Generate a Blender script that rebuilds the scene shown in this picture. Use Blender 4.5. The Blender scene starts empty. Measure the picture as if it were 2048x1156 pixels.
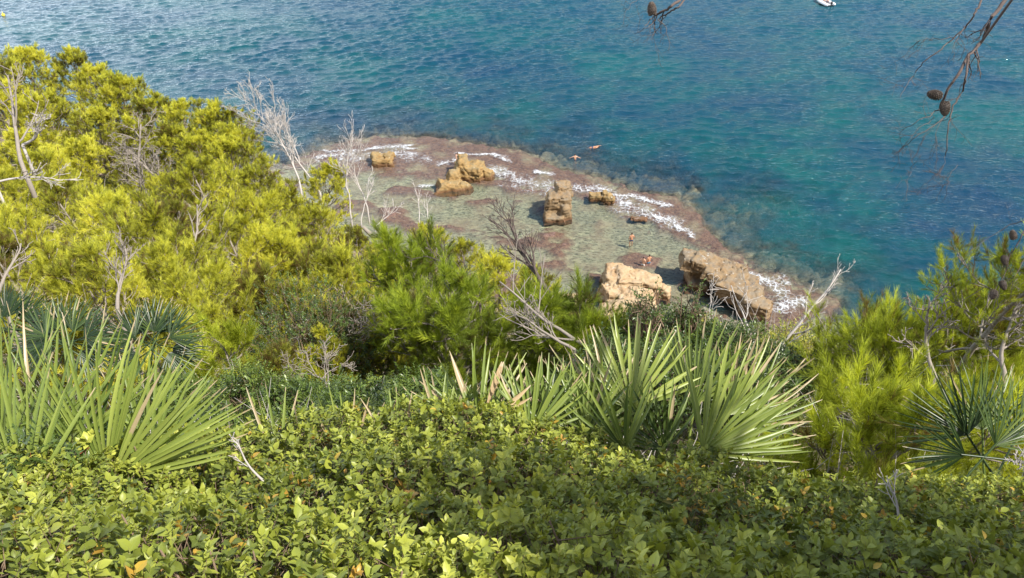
import bpy, math, random
import numpy as np
from mathutils import Vector, Matrix

sc = bpy.context.scene
R = math.radians
# ---------------------------------------------------------------- camera
FPX = 1547.0
PITCH = R(36.0)
CAM = np.array([0.0, 0.0, 45.0])
cam_d = bpy.data.cameras.new("camera")
cam_d.sensor_width = 36.0
cam_d.lens = 36.0 * FPX / 2048.0
cam_d.clip_start = 0.05
cam_d.clip_end = 6000
cam = bpy.data.objects.new("camera", cam_d)
sc.collection.objects.link(cam)
cam.location = CAM
cam.rotation_euler = (math.pi / 2 - PITCH, 0, 0)
sc.camera = cam
# ---------------------------------------------------------------- sky, sun, exposure
SUN = np.array([0.62, -0.36, 0.88]); SUN /= np.linalg.norm(SUN)
SUN_EL = math.asin(SUN[2]); SUN_AZ = math.atan2(SUN[0], SUN[1])
w = bpy.data.worlds.new("World"); sc.world = w; w.use_nodes = True
nt = w.node_tree
bg = nt.nodes["Background"]
sky = nt.nodes.new("ShaderNodeTexSky"); sky.sky_type = 'NISHITA'; sky.sun_disc = False
sky.sun_elevation = SUN_EL; sky.sun_rotation = SUN_AZ
sky.air_density = 1.0; sky.dust_density = 2.0; sky.ozone_density = 1.0
# unseen bright cloud added low on the left to lighten the sea's reflection
geo_w = nt.nodes.new("ShaderNodeTexCoord"); sepw = nt.nodes.new("ShaderNodeSeparateXYZ"); nt.links.new(geo_w.outputs["Generated"], sepw.inputs[0])
def wm(op, a, b):
    nd = nt.nodes.new("ShaderNodeMath"); nd.operation = op; nd.use_clamp = op == 'MULTIPLY'
    for i, v in enumerate((a, b)):
        if isinstance(v, bpy.types.NodeSocket): nt.links.new(v, nd.inputs[i])
        else: nd.inputs[i].default_value = v
    return nd.outputs[0]
cl_n = nt.nodes.new("ShaderNodeTexNoise"); cl_n.inputs["Scale"].default_value = 2.2; cl_n.inputs["Detail"].default_value = 5
lft = wm('MULTIPLY', wm('ADD', wm('SUBTRACT', wm('SUBTRACT', 0.0, sepw.outputs[0]), sepw.outputs[0]), -.12), 1.0)
low = wm('MULTIPLY', wm('SUBTRACT', 1.0, sepw.outputs[2]), 1.0)
cov = wm('MULTIPLY', wm('MULTIPLY', lft, low), wm('ADD', cl_n.outputs[0], .35))
mixw = nt.nodes.new("ShaderNodeMix"); mixw.data_type = 'RGBA'; nt.links.new(cov, mixw.inputs[0]); nt.links.new(sky.outputs[0], mixw.inputs[6]); mixw.inputs[7].default_value = (15, 16.5, 18, 1)
nt.links.new(mixw.outputs[2], bg.inputs[0]); bg.inputs[1].default_value = 0.10
sun_d = bpy.data.lights.new("sun", 'SUN'); sun_d.energy = 4.6; sun_d.angle = R(0.53); sun_d.color = (1.0, 0.95, 0.86)
sun = bpy.data.objects.new("sun", sun_d); sc.collection.objects.link(sun)
sun.rotation_euler = Vector(SUN).to_track_quat('Z', 'Y').to_euler()
sun.location = (20, -10, 80)
sc.view_settings.view_transform = 'Standard'; sc.view_settings.look = 'None'
sc.view_settings.gamma = 1.0; sc.view_settings.exposure = 1.0
sc.cycles.max_bounces = 8; sc.cycles.transparent_max_bounces = 12
sc.cycles.diffuse_bounces = 3; sc.cycles.glossy_bounces = 3; sc.cycles.transmission_bounces = 4
sc.cycles.caustics_reflective = False; sc.cycles.caustics_refractive = False
sc.cycles.sample_clamp_indirect = 4.0

COL = sc.collection
FW = np.array([0, math.cos(PITCH), -math.sin(PITCH)])
UP = np.array([0, math.sin(PITCH), math.cos(PITCH)])
RT = np.array([1.0, 0, 0])

def P(px, py, D):
    return CAM + D * (FW + (px - 1024) / FPX * RT + (578 - py) / FPX * UP)
def G(px, py, z=0.0):
    d = FW + (px - 1024) / FPX * RT + (578 - py) / FPX * UP
    return CAM + d * ((z - CAM[2]) / d[2])

# ---------------------------------------------------------------- numpy helpers
def norm(a):
    a = np.asarray(a, float)
    return a / np.maximum(np.linalg.norm(a, axis=-1, keepdims=True), 1e-9)

def vhash(ix, iy, iz, seed):
    n = (ix * 374761393 + iy * 668265263 + iz * 2147483647 + seed * 1274126177) & 0xffffffff
    n = ((n ^ (n >> 13)) * 1274126177) & 0xffffffff
    return ((n ^ (n >> 16)) & 0xffff) / 65535.0

def vnoise(p, seed=0):
    p = np.asarray(p, float)
    i = np.floor(p).astype(np.int64); f = p - i; f = f * f * (3 - 2 * f)
    r = 0
    for dx in (0, 1):
        for dy in (0, 1):
            for dz in (0, 1):
                wgt = (f[:, 0] if dx else 1 - f[:, 0]) * (f[:, 1] if dy else 1 - f[:, 1]) * (f[:, 2] if dz else 1 - f[:, 2])
                r = r + wgt * vhash(i[:, 0] + dx, i[:, 1] + dy, i[:, 2] + dz, seed)
    return r * 2 - 1

def fbm(p, oct=4, seed=0, gain=0.5):
    r = 0; a = 1.0; p = np.asarray(p, float)
    for k in range(oct):
        r = r + a * vnoise(p, seed + k * 17); p = p * 2.03 + 7.1; a *= gain
    return r

def p3(x, y, z=0.0):
    x = np.ravel(x)
    return np.stack([x, np.ravel(y), np.zeros_like(x) + z], 1)

def seg_dist(pts, poly):
    """distance of Nx2 points to a polyline, and the side (+ = left of travel)"""
    poly = np.asarray(poly)[:, :2]
    best = np.full(len(pts), 1e9); side = np.zeros(len(pts))
    for a, b in zip(poly[:-1], poly[1:]):
        ab = b - a; L = max(ab @ ab, 1e-9)
        t = np.clip(((pts - a) @ ab) / L, 0, 1)
        q = a + t[:, None] * ab
        d = np.hypot(*(pts - q).T)
        s = ab[0] * (pts[:, 1] - a[1]) - ab[1] * (pts[:, 0] - a[0])
        m = d < best
        best[m] = d[m]; side[m] = np.sign(s[m])
    return best, side

def inside(pts, poly):
    poly = np.asarray(poly)[:, :2]; r = np.zeros(len(pts), bool)
    x, y = pts[:, 0], pts[:, 1]; j = len(poly) - 1
    for i in range(len(poly)):
        xi, yi = poly[i]; xj, yj = poly[j]
        if yi != yj:
            r ^= ((yi > y) != (yj > y)) & (x < (xj - xi) * (y - yi) / (yj - yi) + xi)
        j = i
    return r

def new_mesh(name, V, tris=None, quads=None, attrs=None, smooth=False, mat=None):
    me = bpy.data.meshes.new(name)
    V = np.asarray(V, np.float32); me.vertices.add(len(V)); me.vertices.foreach_set("co", V.ravel())
    tris = np.zeros((0, 3), np.int32) if tris is None or len(tris) == 0 else np.asarray(tris, np.int32)
    quads = np.zeros((0, 4), np.int32) if quads is None or len(quads) == 0 else np.asarray(quads, np.int32)
    li = np.concatenate([tris.ravel(), quads.ravel()]).astype(np.int32)
    me.loops.add(len(li)); me.loops.foreach_set("vertex_index", li)
    st = np.concatenate([np.arange(len(tris)) * 3, len(tris) * 3 + np.arange(len(quads)) * 4]).astype(np.int32)
    me.polygons.add(len(st)); me.polygons.foreach_set("loop_start", st)
    if smooth:
        me.polygons.foreach_set("use_smooth", np.ones(len(st), bool))
    for k, v in (attrs or {}).items():
        at = me.attributes.new(k, 'FLOAT', 'POINT'); at.data.foreach_set("value", np.asarray(v, np.float32).ravel())
    me.update(calc_edges=True)
    if mat: me.materials.append(mat)
    return me

class MB:
    def __init__(s): s.V = []; s.T = []; s.Q = []; s.A = []; s.B = []; s.n = 0
    def add(s, V, tris=None, quads=None, tint=0.5, mid=0.0):
        V = np.asarray(V, float)
        if tris is not None and len(tris): s.T.append(np.asarray(tris) + s.n)
        if quads is not None and len(quads): s.Q.append(np.asarray(quads) + s.n)
        s.V.append(V); s.A.append(np.zeros(len(V)) + tint); s.B.append(np.zeros(len(V)) + mid); s.n += len(V)
    def mesh(s, name, mat, smooth=False):
        return new_mesh(name, np.concatenate(s.V), np.concatenate(s.T) if s.T else None,
                        np.concatenate(s.Q) if s.Q else None,
                        {"tint": np.concatenate(s.A), "mid": np.concatenate(s.B)}, smooth, mat)

def tube(mb, pts, rad, sides=5, tint=0.5, cap=True):
    pts = np.asarray(pts, float); n = len(pts); rad = np.zeros(n) + rad
    d = np.gradient(pts, axis=0) if n > 2 else np.repeat((pts[1] - pts[0])[None], n, 0)
    d = norm(d)
    ref = np.array([0.31, 0.17, 0.93]) if abs(d[0] @ np.array([0.31, 0.17, 0.93])) < .9 else np.array([1.0, 0.1, 0])
    u = norm(np.cross(d, ref)); v = np.cross(d, u)
    a = np.arange(sides) * 2 * math.pi / sides
    V = pts[:, None] + rad[:, None, None] * (np.cos(a)[None, :, None] * u[:, None] + np.sin(a)[None, :, None] * v[:, None])
    V = V.reshape(-1, 3)
    i = np.arange(n - 1)[:, None] * sides; j = np.arange(sides)[None]; k = (j + 1) % sides
    Q = np.stack([i + j, i + k, i + sides + k, i + sides + j], -1).reshape(-1, 4)
    T = None
    if cap:
        V = np.concatenate([V, pts[-1:] + d[-1:] * rad[-1] * .5])
        c = len(V) - 1; b = (n - 1) * sides
        T = np.array([[b + q, b + (q + 1) % sides, c] for q in range(sides)])
    mb.add(V, T, Q, tint)

def frames(dirs, rng, roll=None):
    """rotation matrices whose Z column is dirs, X random roll (or towards roll vector)"""
    d = norm(dirs); n = len(d)
    r = rng.normal(size=(n, 3)) if roll is None else np.zeros((n, 3)) + roll
    x = norm(r - (r * d).sum(1, keepdims=True) * d); y = np.cross(d, x)
    return np.stack([x, y, d], 2)

def scatter(mb, tmpl, pos, rot, scl, tint):
    """copy template (V, T, tintvar, mid) at many frames"""
    V, T, tv, mid = tmpl; n = len(pos); k = len(V)
    if n == 0: return
    W = np.einsum('nij,kj->nki', rot, V) * np.asarray(scl)[:, None, None] + pos[:, None]
    F = (T[None] + (np.arange(n) * k)[:, None, None]).reshape(-1, 3)
    mb.add(W.reshape(-1, 3), F, None, (np.asarray(tint)[:, None] + tv[None]).ravel(), np.tile(mid, n))

# ---------------------------------------------------------------- materials
class NT:
    def __init__(s, name):
        s.m = bpy.data.materials.new(name); s.m.use_nodes = True; s.t = s.m.node_tree
        s.t.nodes.clear(); s.out = s.t.nodes.new("ShaderNodeOutputMaterial")
    def n(s, typ, **kw):
        nd = s.t.nodes.new("ShaderNode" + typ)
        ins = kw.pop('ins', {})
        for k, v in kw.items(): setattr(nd, k, v)
        for k, v in ins.items():
            if isinstance(v, bpy.types.NodeSocket): s.t.links.new(v, nd.inputs[k])
            else: nd.inputs[k].default_value = v
        return nd
    def link(s, a, b): s.t.links.new(a, b)
    def attr(s, name): return s.n("Attribute", attribute_name=name).outputs["Fac"]
    def ramp(s, fac, stops, interp='LINEAR'):
        r = s.n("ValToRGB"); r.color_ramp.interpolation = interp
        e = r.color_ramp.elements
        while len(e) < len(stops): e.new(0.5)
        for q, (p, c) in zip(e, stops): q.position = p; q.color = (*c, 1) if len(c) == 3 else c
        s.link(fac, r.inputs[0]); return r.outputs[0]
    def math(s, op, a, b=None, clamp=False):
        nd = s.n("Math", operation=op, use_clamp=clamp)
        for i, v in enumerate((a, b)):
            if v is None: continue
            if isinstance(v, bpy.types.NodeSocket): s.link(v, nd.inputs[i])
            else: nd.inputs[i].default_value = v
        return nd.outputs[0]
    def mixc(s, f, a, b, mode='MIX'):
        nd = s.n("Mix", data_type='RGBA', blend_type=mode)
        for i, v in ((0, f), (6, a), (7, b)):
            if isinstance(v, bpy.types.NodeSocket): s.link(v, nd.inputs[i])
            else: nd.inputs[i].default_value = (*v, 1) if isinstance(v, tuple) and len(v) == 3 else v
        return nd.outputs[2]
    def noise(s, scale, detail=4, rough=.55, vec=None, out=0, dist=0.0):
        nd = s.n("TexNoise", ins={"Scale": scale, "Detail": detail, "Roughness": rough, "Distortion": dist})
        if vec is not None: s.link(vec, nd.inputs["Vector"])
        return nd.outputs[out]
    def done(s, shader): s.link(shader, s.out.inputs[0]); return s.m

def foliage_mat(name, stops, trans=0.35, rough=0.45, spec=0.3, veins=False, tip=None, tsat=(1.25, 1.15, .5), orand=.12):
    t = NT(name)
    tint = t.attr("tint")
    oi = t.n("ObjectInfo").outputs["Random"]
    v = t.math('ADD', tint, t.math('MULTIPLY', t.math('SUBTRACT', oi, .5), orand))
    c = t.ramp(v, stops)
    if veins:
        mid = t.attr("mid")
        c = t.mixc(t.ramp(mid, [(0.0, (.5, .5, .5)), (0.16, (0, 0, 0))]), c, (.22, .26, .07))
    if tip:
        mid = t.attr("mid")
        c = t.mixc(t.ramp(mid, [(0.45, (0, 0, 0)), (0.6, (1, 1, 1))]), c, tip)
    pr = t.n("BsdfPrincipled", ins={"Base Color": c, "Roughness": rough, "Specular IOR Level": spec})
    tc = t.mixc(1.0, c, (*tsat,), 'MULTIPLY')
    tr = t.n("BsdfTranslucent", ins={"Color": tc})
    mx = t.n("MixShader", ins={0: trans, 1: pr.outputs[0], 2: tr.outputs[0]})
    return t.done(mx.outputs[0])

M = {}
M['needle_sun'] = foliage_mat("pine_needles", [(0.0, (.17, .12, .045)), (.12, (.12, .14, .03)), (.42, (.45, .465, .055)), (.72, (.62, .62, .08)), (1, (.72, .71, .14))], .52, .5, orand=.35)
M['needle_near'] = foliage_mat('young_pine_needles', [(0.0, (.17, .12, .045)), (.12, (.12, .15, .02)), (.45, (.34, .40, .035)), (.75, (.48, .53, .06)), (1, (.60, .64, .12))], .50, .5)
M['needle_dark'] = foliage_mat("green_pine_needles", [(0.0, (.13, .10, .04)), (.12, (.07, .10, .018)), (.5, (.22, .29, .025)), (1, (.38, .44, .04))], .40, .5)
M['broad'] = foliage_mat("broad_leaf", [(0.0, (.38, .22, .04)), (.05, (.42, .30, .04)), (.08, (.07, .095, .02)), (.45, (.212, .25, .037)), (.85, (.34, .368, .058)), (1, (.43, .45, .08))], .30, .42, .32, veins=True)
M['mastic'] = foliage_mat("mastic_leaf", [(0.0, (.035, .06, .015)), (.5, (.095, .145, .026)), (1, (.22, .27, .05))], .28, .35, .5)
M['under'] = foliage_mat("undergrowth_leaf", [(0.0, (.05, .055, .02)), (.5, (.09, .12, .028)), (1, (.20, .22, .05))], .3, .5)
M['yellow'] = foliage_mat("yellow_leaf", [(0.0, (.25, .26, .04)), (1, (.50, .48, .08))], .35, .5)
M['palm'] = foliage_mat("palm_blade", [(0.0, (.014, .032, .010)), (.22, (.05, .085, .022)), (.5, (.15, .20, .038)), (1, (.30, .345, .08))], .28, .38, .5, tip=(.38, .30, .18), tsat=(1.2, 1.2, .6))  # lowest stop holds the painted shade of the dark palms
M['palm_dry'] = foliage_mat("dry_palm_blade", [(0.0, (.34, .24, .13)), (1, (.46, .35, .21))], .2, .6, tip=(.46, .37, .26))

def wood_mat(name, c0, c1, scale=30, bump=.4):
    t = NT(name)
    g = t.n("TexCoord").outputs["Object"]
    n = t.noise(scale, 5, .65, g)
    n2 = t.noise(scale * .13, 3, .5, g)
    c = t.mixc(t.math('ADD', t.math('MULTIPLY', n, .7), t.math('MULTIPLY', n2, .4), True), c0, c1)
    b = t.n("Bump", ins={"Strength": bump, "Distance": .01, "Height": n})
    pr = t.n("BsdfPrincipled", ins={"Base Color": c, "Roughness": .85, "Specular IOR Level": .15, "Normal": b.outputs[0]})
    return t.done(pr.outputs[0])
M['bark'] = wood_mat("grey_bark", (.10, .085, .07), (.32, .28, .24))
M['dead'] = wood_mat("bleached_deadwood", (.22, .19, .17), (.48, .45, .42))
M['twig'] = wood_mat("dark_twig", (.035, .027, .024), (.13, .10, .09))
M['stem'] = wood_mat("brown_stem", (.09, .06, .04), (.22, .16, .11))
M['redstem'] = wood_mat("red_stem", (.22, .04, .02), (.40, .12, .06))

def soil_mat():
    t = NT("hillside_soil")
    g = t.n("TexCoord").outputs["Object"]
    n = t.noise(1.3, 6, .6, g); n2 = t.noise(14, 5, .7, g)
    c = t.ramp(n, [(.3, (.10, .055, .035)), (.5, (.19, .13, .085)), (.68, (.42, .35, .26))])
    c = t.mixc(.5, c, t.ramp(n2, [(.3, (.05, .04, .03)), (.7, (.34, .27, .19))]))
    b = t.n("Bump", ins={"Strength": .8, "Distance": .08, "Height": n2})
    return t.done(t.n("BsdfPrincipled", ins={"Base Color": c, "Roughness": .95, "Specular IOR Level": .1, "Normal": b.outputs[0]}).outputs[0])
M['soil'] = soil_mat()

def rock_mat(name, cols, wet=True):
    t = NT(name)
    geo = t.n("NewGeometry"); pos = geo.outputs["Position"]
    sep = t.n("SeparateXYZ", ins={0: pos})
    mp = t.n("Mapping", ins={0: pos, 3: (1, 1, 3.0)})
    n = t.noise(.7, 6, .62, mp.outputs[0], dist=.6); n2 = t.noise(5, 6, .7, pos); n3 = t.noise(1.7, 4, .5, pos)
    c = t.ramp(n, cols)
    c = t.mixc(t.math('MULTIPLY', t.ramp(n2, [(.35, (0, 0, 0)), (.75, (1, 1, 1))]), .35), c, (.22, .17, .11))
    # grey lichen and weathering on top faces
    nz = t.n("SeparateXYZ", ins={0: geo.outputs["Normal"]}).outputs[2]
    f = t.math('MULTIPLY', t.ramp(nz, [(.35, (0, 0, 0)), (.8, (1, 1, 1))]), t.ramp(n3, [(.42, (0, 0, 0)), (.6, (1, 1, 1))]))
    c = t.mixc(t.math('MULTIPLY', f, .55), c, cols[-1][1] if name != "weathered_rock" else (.15, .135, .11))
    # bird droppings
    d = t.math('MULTIPLY', f, t.ramp(t.noise(2.2, 5, .7, pos), [(.6, (0, 0, 0)), (.66, (1, 1, 1))]))
    c = t.mixc(t.math('MULTIPLY', d, .8), c, (.45, .44, .41))
    # the tide band stays dark red-brown
    wb = t.ramp(t.math('ADD', sep.outputs[2], t.math('MULTIPLY', n3, .35)), [(.32, (1, 1, 1)), (.62, (0, 0, 0))])
    c = t.mixc(t.math('MULTIPLY', wb, .8), c, (.09, .04, .02))
    h = t.math('ADD', t.math('MULTIPLY', n2, .5), n)
    b = t.n("Bump", ins={"Strength": .8, "Distance": .12, "Height": h})
    return t.done(t.n("BsdfPrincipled", ins={"Base Color": c, "Roughness": .85, "Specular IOR Level": .25, "Normal": b.outputs[0]}).outputs[0])
M['rock_ochre'] = rock_mat("ochre_sandstone", [(.3, (.13, .07, .025)), (.48, (.27, .17, .06)), (.62, (.21, .15, .07)), (.75, (.16, .13, .07))])
M['rock_weather'] = rock_mat("weathered_rock", [(.3, (.13, .075, .035)), (.48, (.215, .145, .075)), (.65, (.17, .13, .085)), (.8, (.25, .165, .075))])
M['rock_pale'] = rock_mat("pale_orange_sandstone", [(.25, (.23, .125, .055)), (.5, (.34, .24, .135)), (.75, (.37, .285, .19))])

def plain(name, col, rough=.6, **kw):
    t = NT(name)
    n = t.noise(40, 3, .5, t.n("TexCoord").outputs["Object"])
    c = t.mixc(t.math('MULTIPLY', n, .25), col, tuple(x * .75 for x in col))
    return t.done(t.n("BsdfPrincipled", ins={"Base Color": c, "Roughness": rough}).outputs[0])
M['skin'] = plain("skin", (.52, .29, .19), .5)
M['skin_tan'] = plain("tanned_skin", (.42, .21, .12), .5)
M['hair'] = plain("dark_hair", (.03, .02, .015), .7)
M['navy'] = plain("navy_cloth", (.03, .05, .12), .8)
M['blue'] = plain("blue_cloth", (.06, .22, .36), .8)
M['white'] = plain("white_paint", (.80, .80, .80), .35)
M['whitecloth'] = plain("white_cloth", (.72, .70, .70), .8)
M['black'] = plain("black_plastic", (.02, .02, .022), .4)
M['buoy'] = plain("yellow_paint", (.75, .55, .03), .4)
M['deck'] = plain("grey_deck", (.35, .35, .36), .6)

# ---------------------------------------------------------------- object helpers
def link(me, name, parent=None, loc=None):
    o = bpy.data.objects.new(name, me); COL.objects.link(o)
    if parent is not None: o.parent = parent
    if loc is not None: o.location = loc
    return o
def tag(o, label=None, cat=None, group=None, kind=None):
    if label: o["label"] = label
    if cat: o["category"] = cat
    if group: o["group"] = group
    if kind: o["kind"] = kind
    return o
def thing(name, loc, label, cat, group=None, rz=0.0, s=1.0):
    o = bpy.data.objects.new(name, None); COL.objects.link(o); o.empty_display_size = .2
    o.location = loc; o.rotation_euler = (0, 0, rz); o.scale = (s, s, s)
    return tag(o, label, cat, group)

# ================================================================ REEF, SEABED, WATER
def GP(*pp): return np.array([G(x, y)[:2] for x, y in pp])
edge = GP((-500, 480), (300, 400), (560, 325), (640, 292), (740, 272), (860, 274), (960, 284), (1050, 308), (1130, 340), (1230, 364), (1330, 388), (1385, 425),
          (1420, 470), (1450, 495), (1500, 515), (1545, 540), (1605, 562), (1668, 600), (1655, 640), (1600, 668), (1500, 700), (1300, 900))
poly_shelf = np.concatenate([edge, GP((1000, 1100), (-500, 900))])
crest_in = GP((640, 330), (720, 335), (830, 340), (900, 342), (990, 348), (1060, 366), (1150, 382), (1220, 404), (1300, 426), (1362, 472), (1405, 504), (1490, 560), (1530, 600), (1540, 640), (1500, 690))
poly_crest = np.concatenate([edge[2:-2], crest_in[::-1]])
sub_rocks = [(*G(*p)[:2], r, dp) for p, r, dp in [((1370, 372), 1.8, 1.0), ((1375, 395), 1.6, .8), ((1385, 410), 1.3, .8), ((1480, 460), 3.2, 2.6), ((1540, 380), 4.2, 3.4), ((1490, 430), 2.2, 2.2),
             ((1530, 497), 1.0, 1.0), ((1690, 552), 2.6, 1.9), ((1620, 650), 1.8, 1.0), ((1590, 680), 2.2, .9), ((1250, 345), 2.0, 1.8), ((1180, 320), 3, 2.2), ((1330, 345), 2.6, 2.4), ((1100, 315), 3, 1.6), ((1450, 400), 2.4, 2.8)]]

def depth_fn(x, y):
    pts = np.stack([x, y], 1)
    wob = np.stack([fbm(p3(x * .35, y * .35), 5, 5, .62), fbm(p3(x * .35, y * .35, 9), 5, 6, .62)], 1)
    q = pts + wob * .9
    d, _ = seg_dist(q, edge)
    ins = inside(q, poly_shelf); cr = inside(pts + wob * 1.6, poly_crest)
    dc, _ = seg_dist(q, crest_in)
    n = fbm(p3(x * .5, y * .5), 5, 11)
    n2 = fbm(p3(x * 1.4, y * 1.4), 4, 12)
    out = .25 + np.minimum(d, 1.8) * .85 + np.clip(d - 1.8, 0, 60) * .34 + (n + .5 * n2) * np.clip(d * .35, 0, 1.5) + .9 * fbm(p3(x * .2, y * .2), 3, 44) * np.clip(d * .2, 0, 1)
    crest = .13 + .10 * n2 + .04 * n
    lag = .55 + .15 * n + .08 * n2 - .42 * np.clip((fbm(p3(x * .22, y * .45, 3), 4, 21) - .18) * 2.5, 0, 1)
    lag = crest + (lag - crest) * np.clip(dc / 1.2, 0, 1)
    out = np.maximum(out, .30 + .16 * d)
    dep = np.where(ins, np.where(cr, crest, lag), np.minimum(out, 9.0))
    for rx, ry, rr, dp in sub_rocks:
        dp = dp * .55; rr2 = np.hypot(x - rx + wob[:, 0] * rr * .6, (y - ry) + wob[:, 1] * rr * .6) / rr
        top = dp + 1.6 * rr2 ** 2 + .35 * n2
        dep = np.where((~ins), np.minimum(dep, np.maximum(top, .3)), dep)
    algae = np.where(ins, np.where(cr, np.clip(.95 + .5 * n, .35, 1), np.clip((.50 - lag) * 3.5, 0, 1)), np.clip(.95 - d * .35, .22, 1))
    return dep, algae, ins, d

def grid(xs, ys):
    X, Y = np.meshgrid(xs, ys); nx = len(xs); ny = len(ys)
    i = np.arange(ny - 1)[:, None] * nx; j = np.arange(nx - 1)[None]
    Q = np.stack([i + j, i + j + 1, i + nx + j + 1, i + nx + j], -1).reshape(-1, 4)
    return X.ravel(), Y.ravel(), Q

def axis(a, b, st, outer):
    core = np.arange(a, b, st)
    lo = a - np.cumsum(np.geomspace(st * 1.5, outer, 26)); hi = b + np.cumsum(np.geomspace(st * 1.5, outer, 26))
    return np.concatenate([lo[::-1], core, hi])

# seabed
X, Y, Q = grid(axis(-46, 46, .30, 200), axis(48, 118, .30, 200))
dep, alg, ins_, dd = depth_fn(X, Y)
t = NT("seabed_rock")
pos = t.n("NewGeometry").outputs["Position"]
a = t.attr("algae"); n = t.noise(2.6, 7, .75, pos); n2 = t.noise(7, 5, .7, pos); n3 = t.noise(.35, 3, .5, pos)
mps = t.n('Mapping', ins={0: pos, 3: (.8, 1.5, 1)}).outputs[0]; n4 = t.noise(3.0, 5, .72, mps)
sandc = t.ramp(n4, [(.36, (.052, .055, .038)), (.45, (.195, .192, .128)), (.60, (.355, .348, .245))])
sandc = t.mixc(t.ramp(n3, [(.45, (0, 0, 0)), (.6, (1, 1, 1))]), sandc, t.mixc(.4, sandc, (.30, .235, .16)))
algc = t.ramp(n, [(.32, (.026, .016, .018)), (.44, (.085, .043, .036)), (.56, (.145, .078, .058)), (.7, (.22, .16, .11))])
algc = t.mixc(t.math('MULTIPLY', t.ramp(n2, [(.5, (0, 0, 0)), (.65, (1, 1, 1))]), .5), algc, (.23, .19, .15))
c = t.mixc(a, sandc, algc)
b = t.n("Bump", ins={"Strength": 1.0, "Distance": .15, "Height": t.math('ADD', n, t.math('MULTIPLY', n2, .4))})
M['seabed'] = t.done(t.n("BsdfPrincipled", ins={"Base Color": c, "Roughness": .9, "Normal": b.outputs[0]}).outputs[0])
o = link(new_mesh("seabed", np.stack([X, Y, -dep], 1), None, Q, {"algae": alg}, True, M['seabed']), "seabed")
tag(o, kind="structure")

# water surface
xs = axis(-112, 112, .28, 160); ys = axis(46, 186, .25, 160)
X, Y, Q = grid(xs, ys)
dep, alg, ins_, dd = depth_fn(X, Y)
rng = np.random.default_rng(4)
amp = np.where(ins_, .13, np.clip(.3 + dd * .06, 0, 1))
amp = amp * np.clip(1 - np.maximum(np.abs(X) - 120, 0) / 60, 0, 1) * np.clip(1 - np.maximum(Y - 190, 0) / 60, 0, 1)
patch = 1 + .35 * fbm(p3(X * .03, Y * .045), 3, 77)
H = np.zeros_like(X); DX = np.zeros_like(X); DY = np.zeros_like(X)
lam = np.concatenate([np.geomspace(1.0, 2.7, 56), np.geomspace(3.0, 9, 14)])
for L in lam:
    th = math.atan2(-.95, .34) + rng.normal() * (.50 if L < 3 else .28)
    k = 2 * math.pi / L; ph = rng.random() * 6.28
    A = (.028 if L < 2.8 else .014) / k
    arg = k * (math.cos(th) * X + math.sin(th) * Y) + ph
    H += A * np.cos(arg); s_ = -A * 1.15 * np.sin(arg); DX += s_ * math.cos(th); DY += s_ * math.sin(th)
H *= amp * patch; DX *= amp; DY *= amp
foam = np.zeros_like(X)
pts = np.stack([X, Y], 1)
pw = pts + np.stack([fbm(p3(X * .6, Y * .6), 3, 31), fbm(p3(X * .6, Y * .6, 5), 3, 32)], 1) * .35
for pl, wd, st in [(((655, 303), (720, 300), (780, 292), (825, 298)), .55, .95), (((690, 320), (740, 312)), .9, .6), (((795, 305), (850, 318)), 1.3, .62), (((800, 292), (815, 291)), .7, 1.0),
                   (((912, 308), (985, 309), (1022, 320)), .5, .95), (((985, 340), (1020, 352)), 1.1, .85), (((1030, 360), (1105, 378)), 1.7, .66), (((1074, 342), (1104, 349)), .55, 1.1),
                   (((890, 325), (915, 318)), .8, .7), (((1145, 374), (1200, 384)), .8, .72), (((1215, 388), (1270, 391), (1332, 412)), .75, 1.1), (((1240, 402), (1290, 425), (1340, 445)), 1.2, .8),
                   (((1290, 422), (1345, 447), (1386, 474)), .55, 1.15), (((1226, 420), (1250, 428)), .8, .6), (((1500, 548), (1535, 562), (1546, 577)), .8, 1.05), (((1552, 600), (1570, 575), (1562, 552)), .8, .55),
                   (((1555, 612), (1605, 602)), .8, .85), (((1520, 560), (1560, 560)), .8, .5), (((840, 372), (866, 371)), .35, .8), (((700, 308), (640, 315)), .7, .8), (((1180, 375), (1215, 380)), .8, .8)]:
    d, _ = seg_dist(pw, GP(*pl)); wd = wd * (1.15 if st >= .9 else 1.7); foam = np.maximum(foam, min(st, 1.0) * np.clip(1.15 - d / wd, 0, 1))
H += np.clip(foam, 0, 1) * .04 * (1 + fbm(p3(X * 2, Y * 2), 2, 8))

t = NT("sea_water")
geo = t.n("NewGeometry"); pos = geo.outputs["Position"]
dpt = t.attr("depth"); fo = t.attr("foam")
big = t.noise(.045, 3, .5, pos); mid = t.noise(.16, 4, .55, pos)
# the water's own colour: teal over sand, blue over seagrass
f = t.math('ADD', t.math('MULTIPLY', big, .65), t.math('MULTIPLY', mid, .35))
body = t.ramp(f, [(.34, (.002, .025, .056)), (.47, (.002, .036, .057)), (.56, (.002, .049, .056)), (.68, (.002, .066, .062))])
sx = t.n("SeparateXYZ", ins={0: pos})
far = t.ramp(t.math('DIVIDE', sx.outputs[1], 200.0), [(.45, (0, 0, 0)), (.9, (1, 1, 1))])
body = t.mixc(t.math('MULTIPLY', far, .6), body, (.008, .052, .088))
trn = t.math('POWER', 2.718, t.math('MULTIPLY', t.math('MAXIMUM', t.math("SUBTRACT", dpt, .16), 0.0), -.44))
mpa = t.n("Mapping", ins={0: pos, 2: (0, 0, -.34), 3: (.62, 1.5, 1)}).outputs[0]
mpb = t.n("Mapping", ins={0: pos, 2: (0, 0, -.75), 3: (.8, 1.7, 1)}).outputs[0]
def ridged(v): return t.math('SUBTRACT', 1.0, t.math('ABSOLUTE', t.math('MULTIPLY', t.math('SUBTRACT', v, .5), 3.4)))
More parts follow.
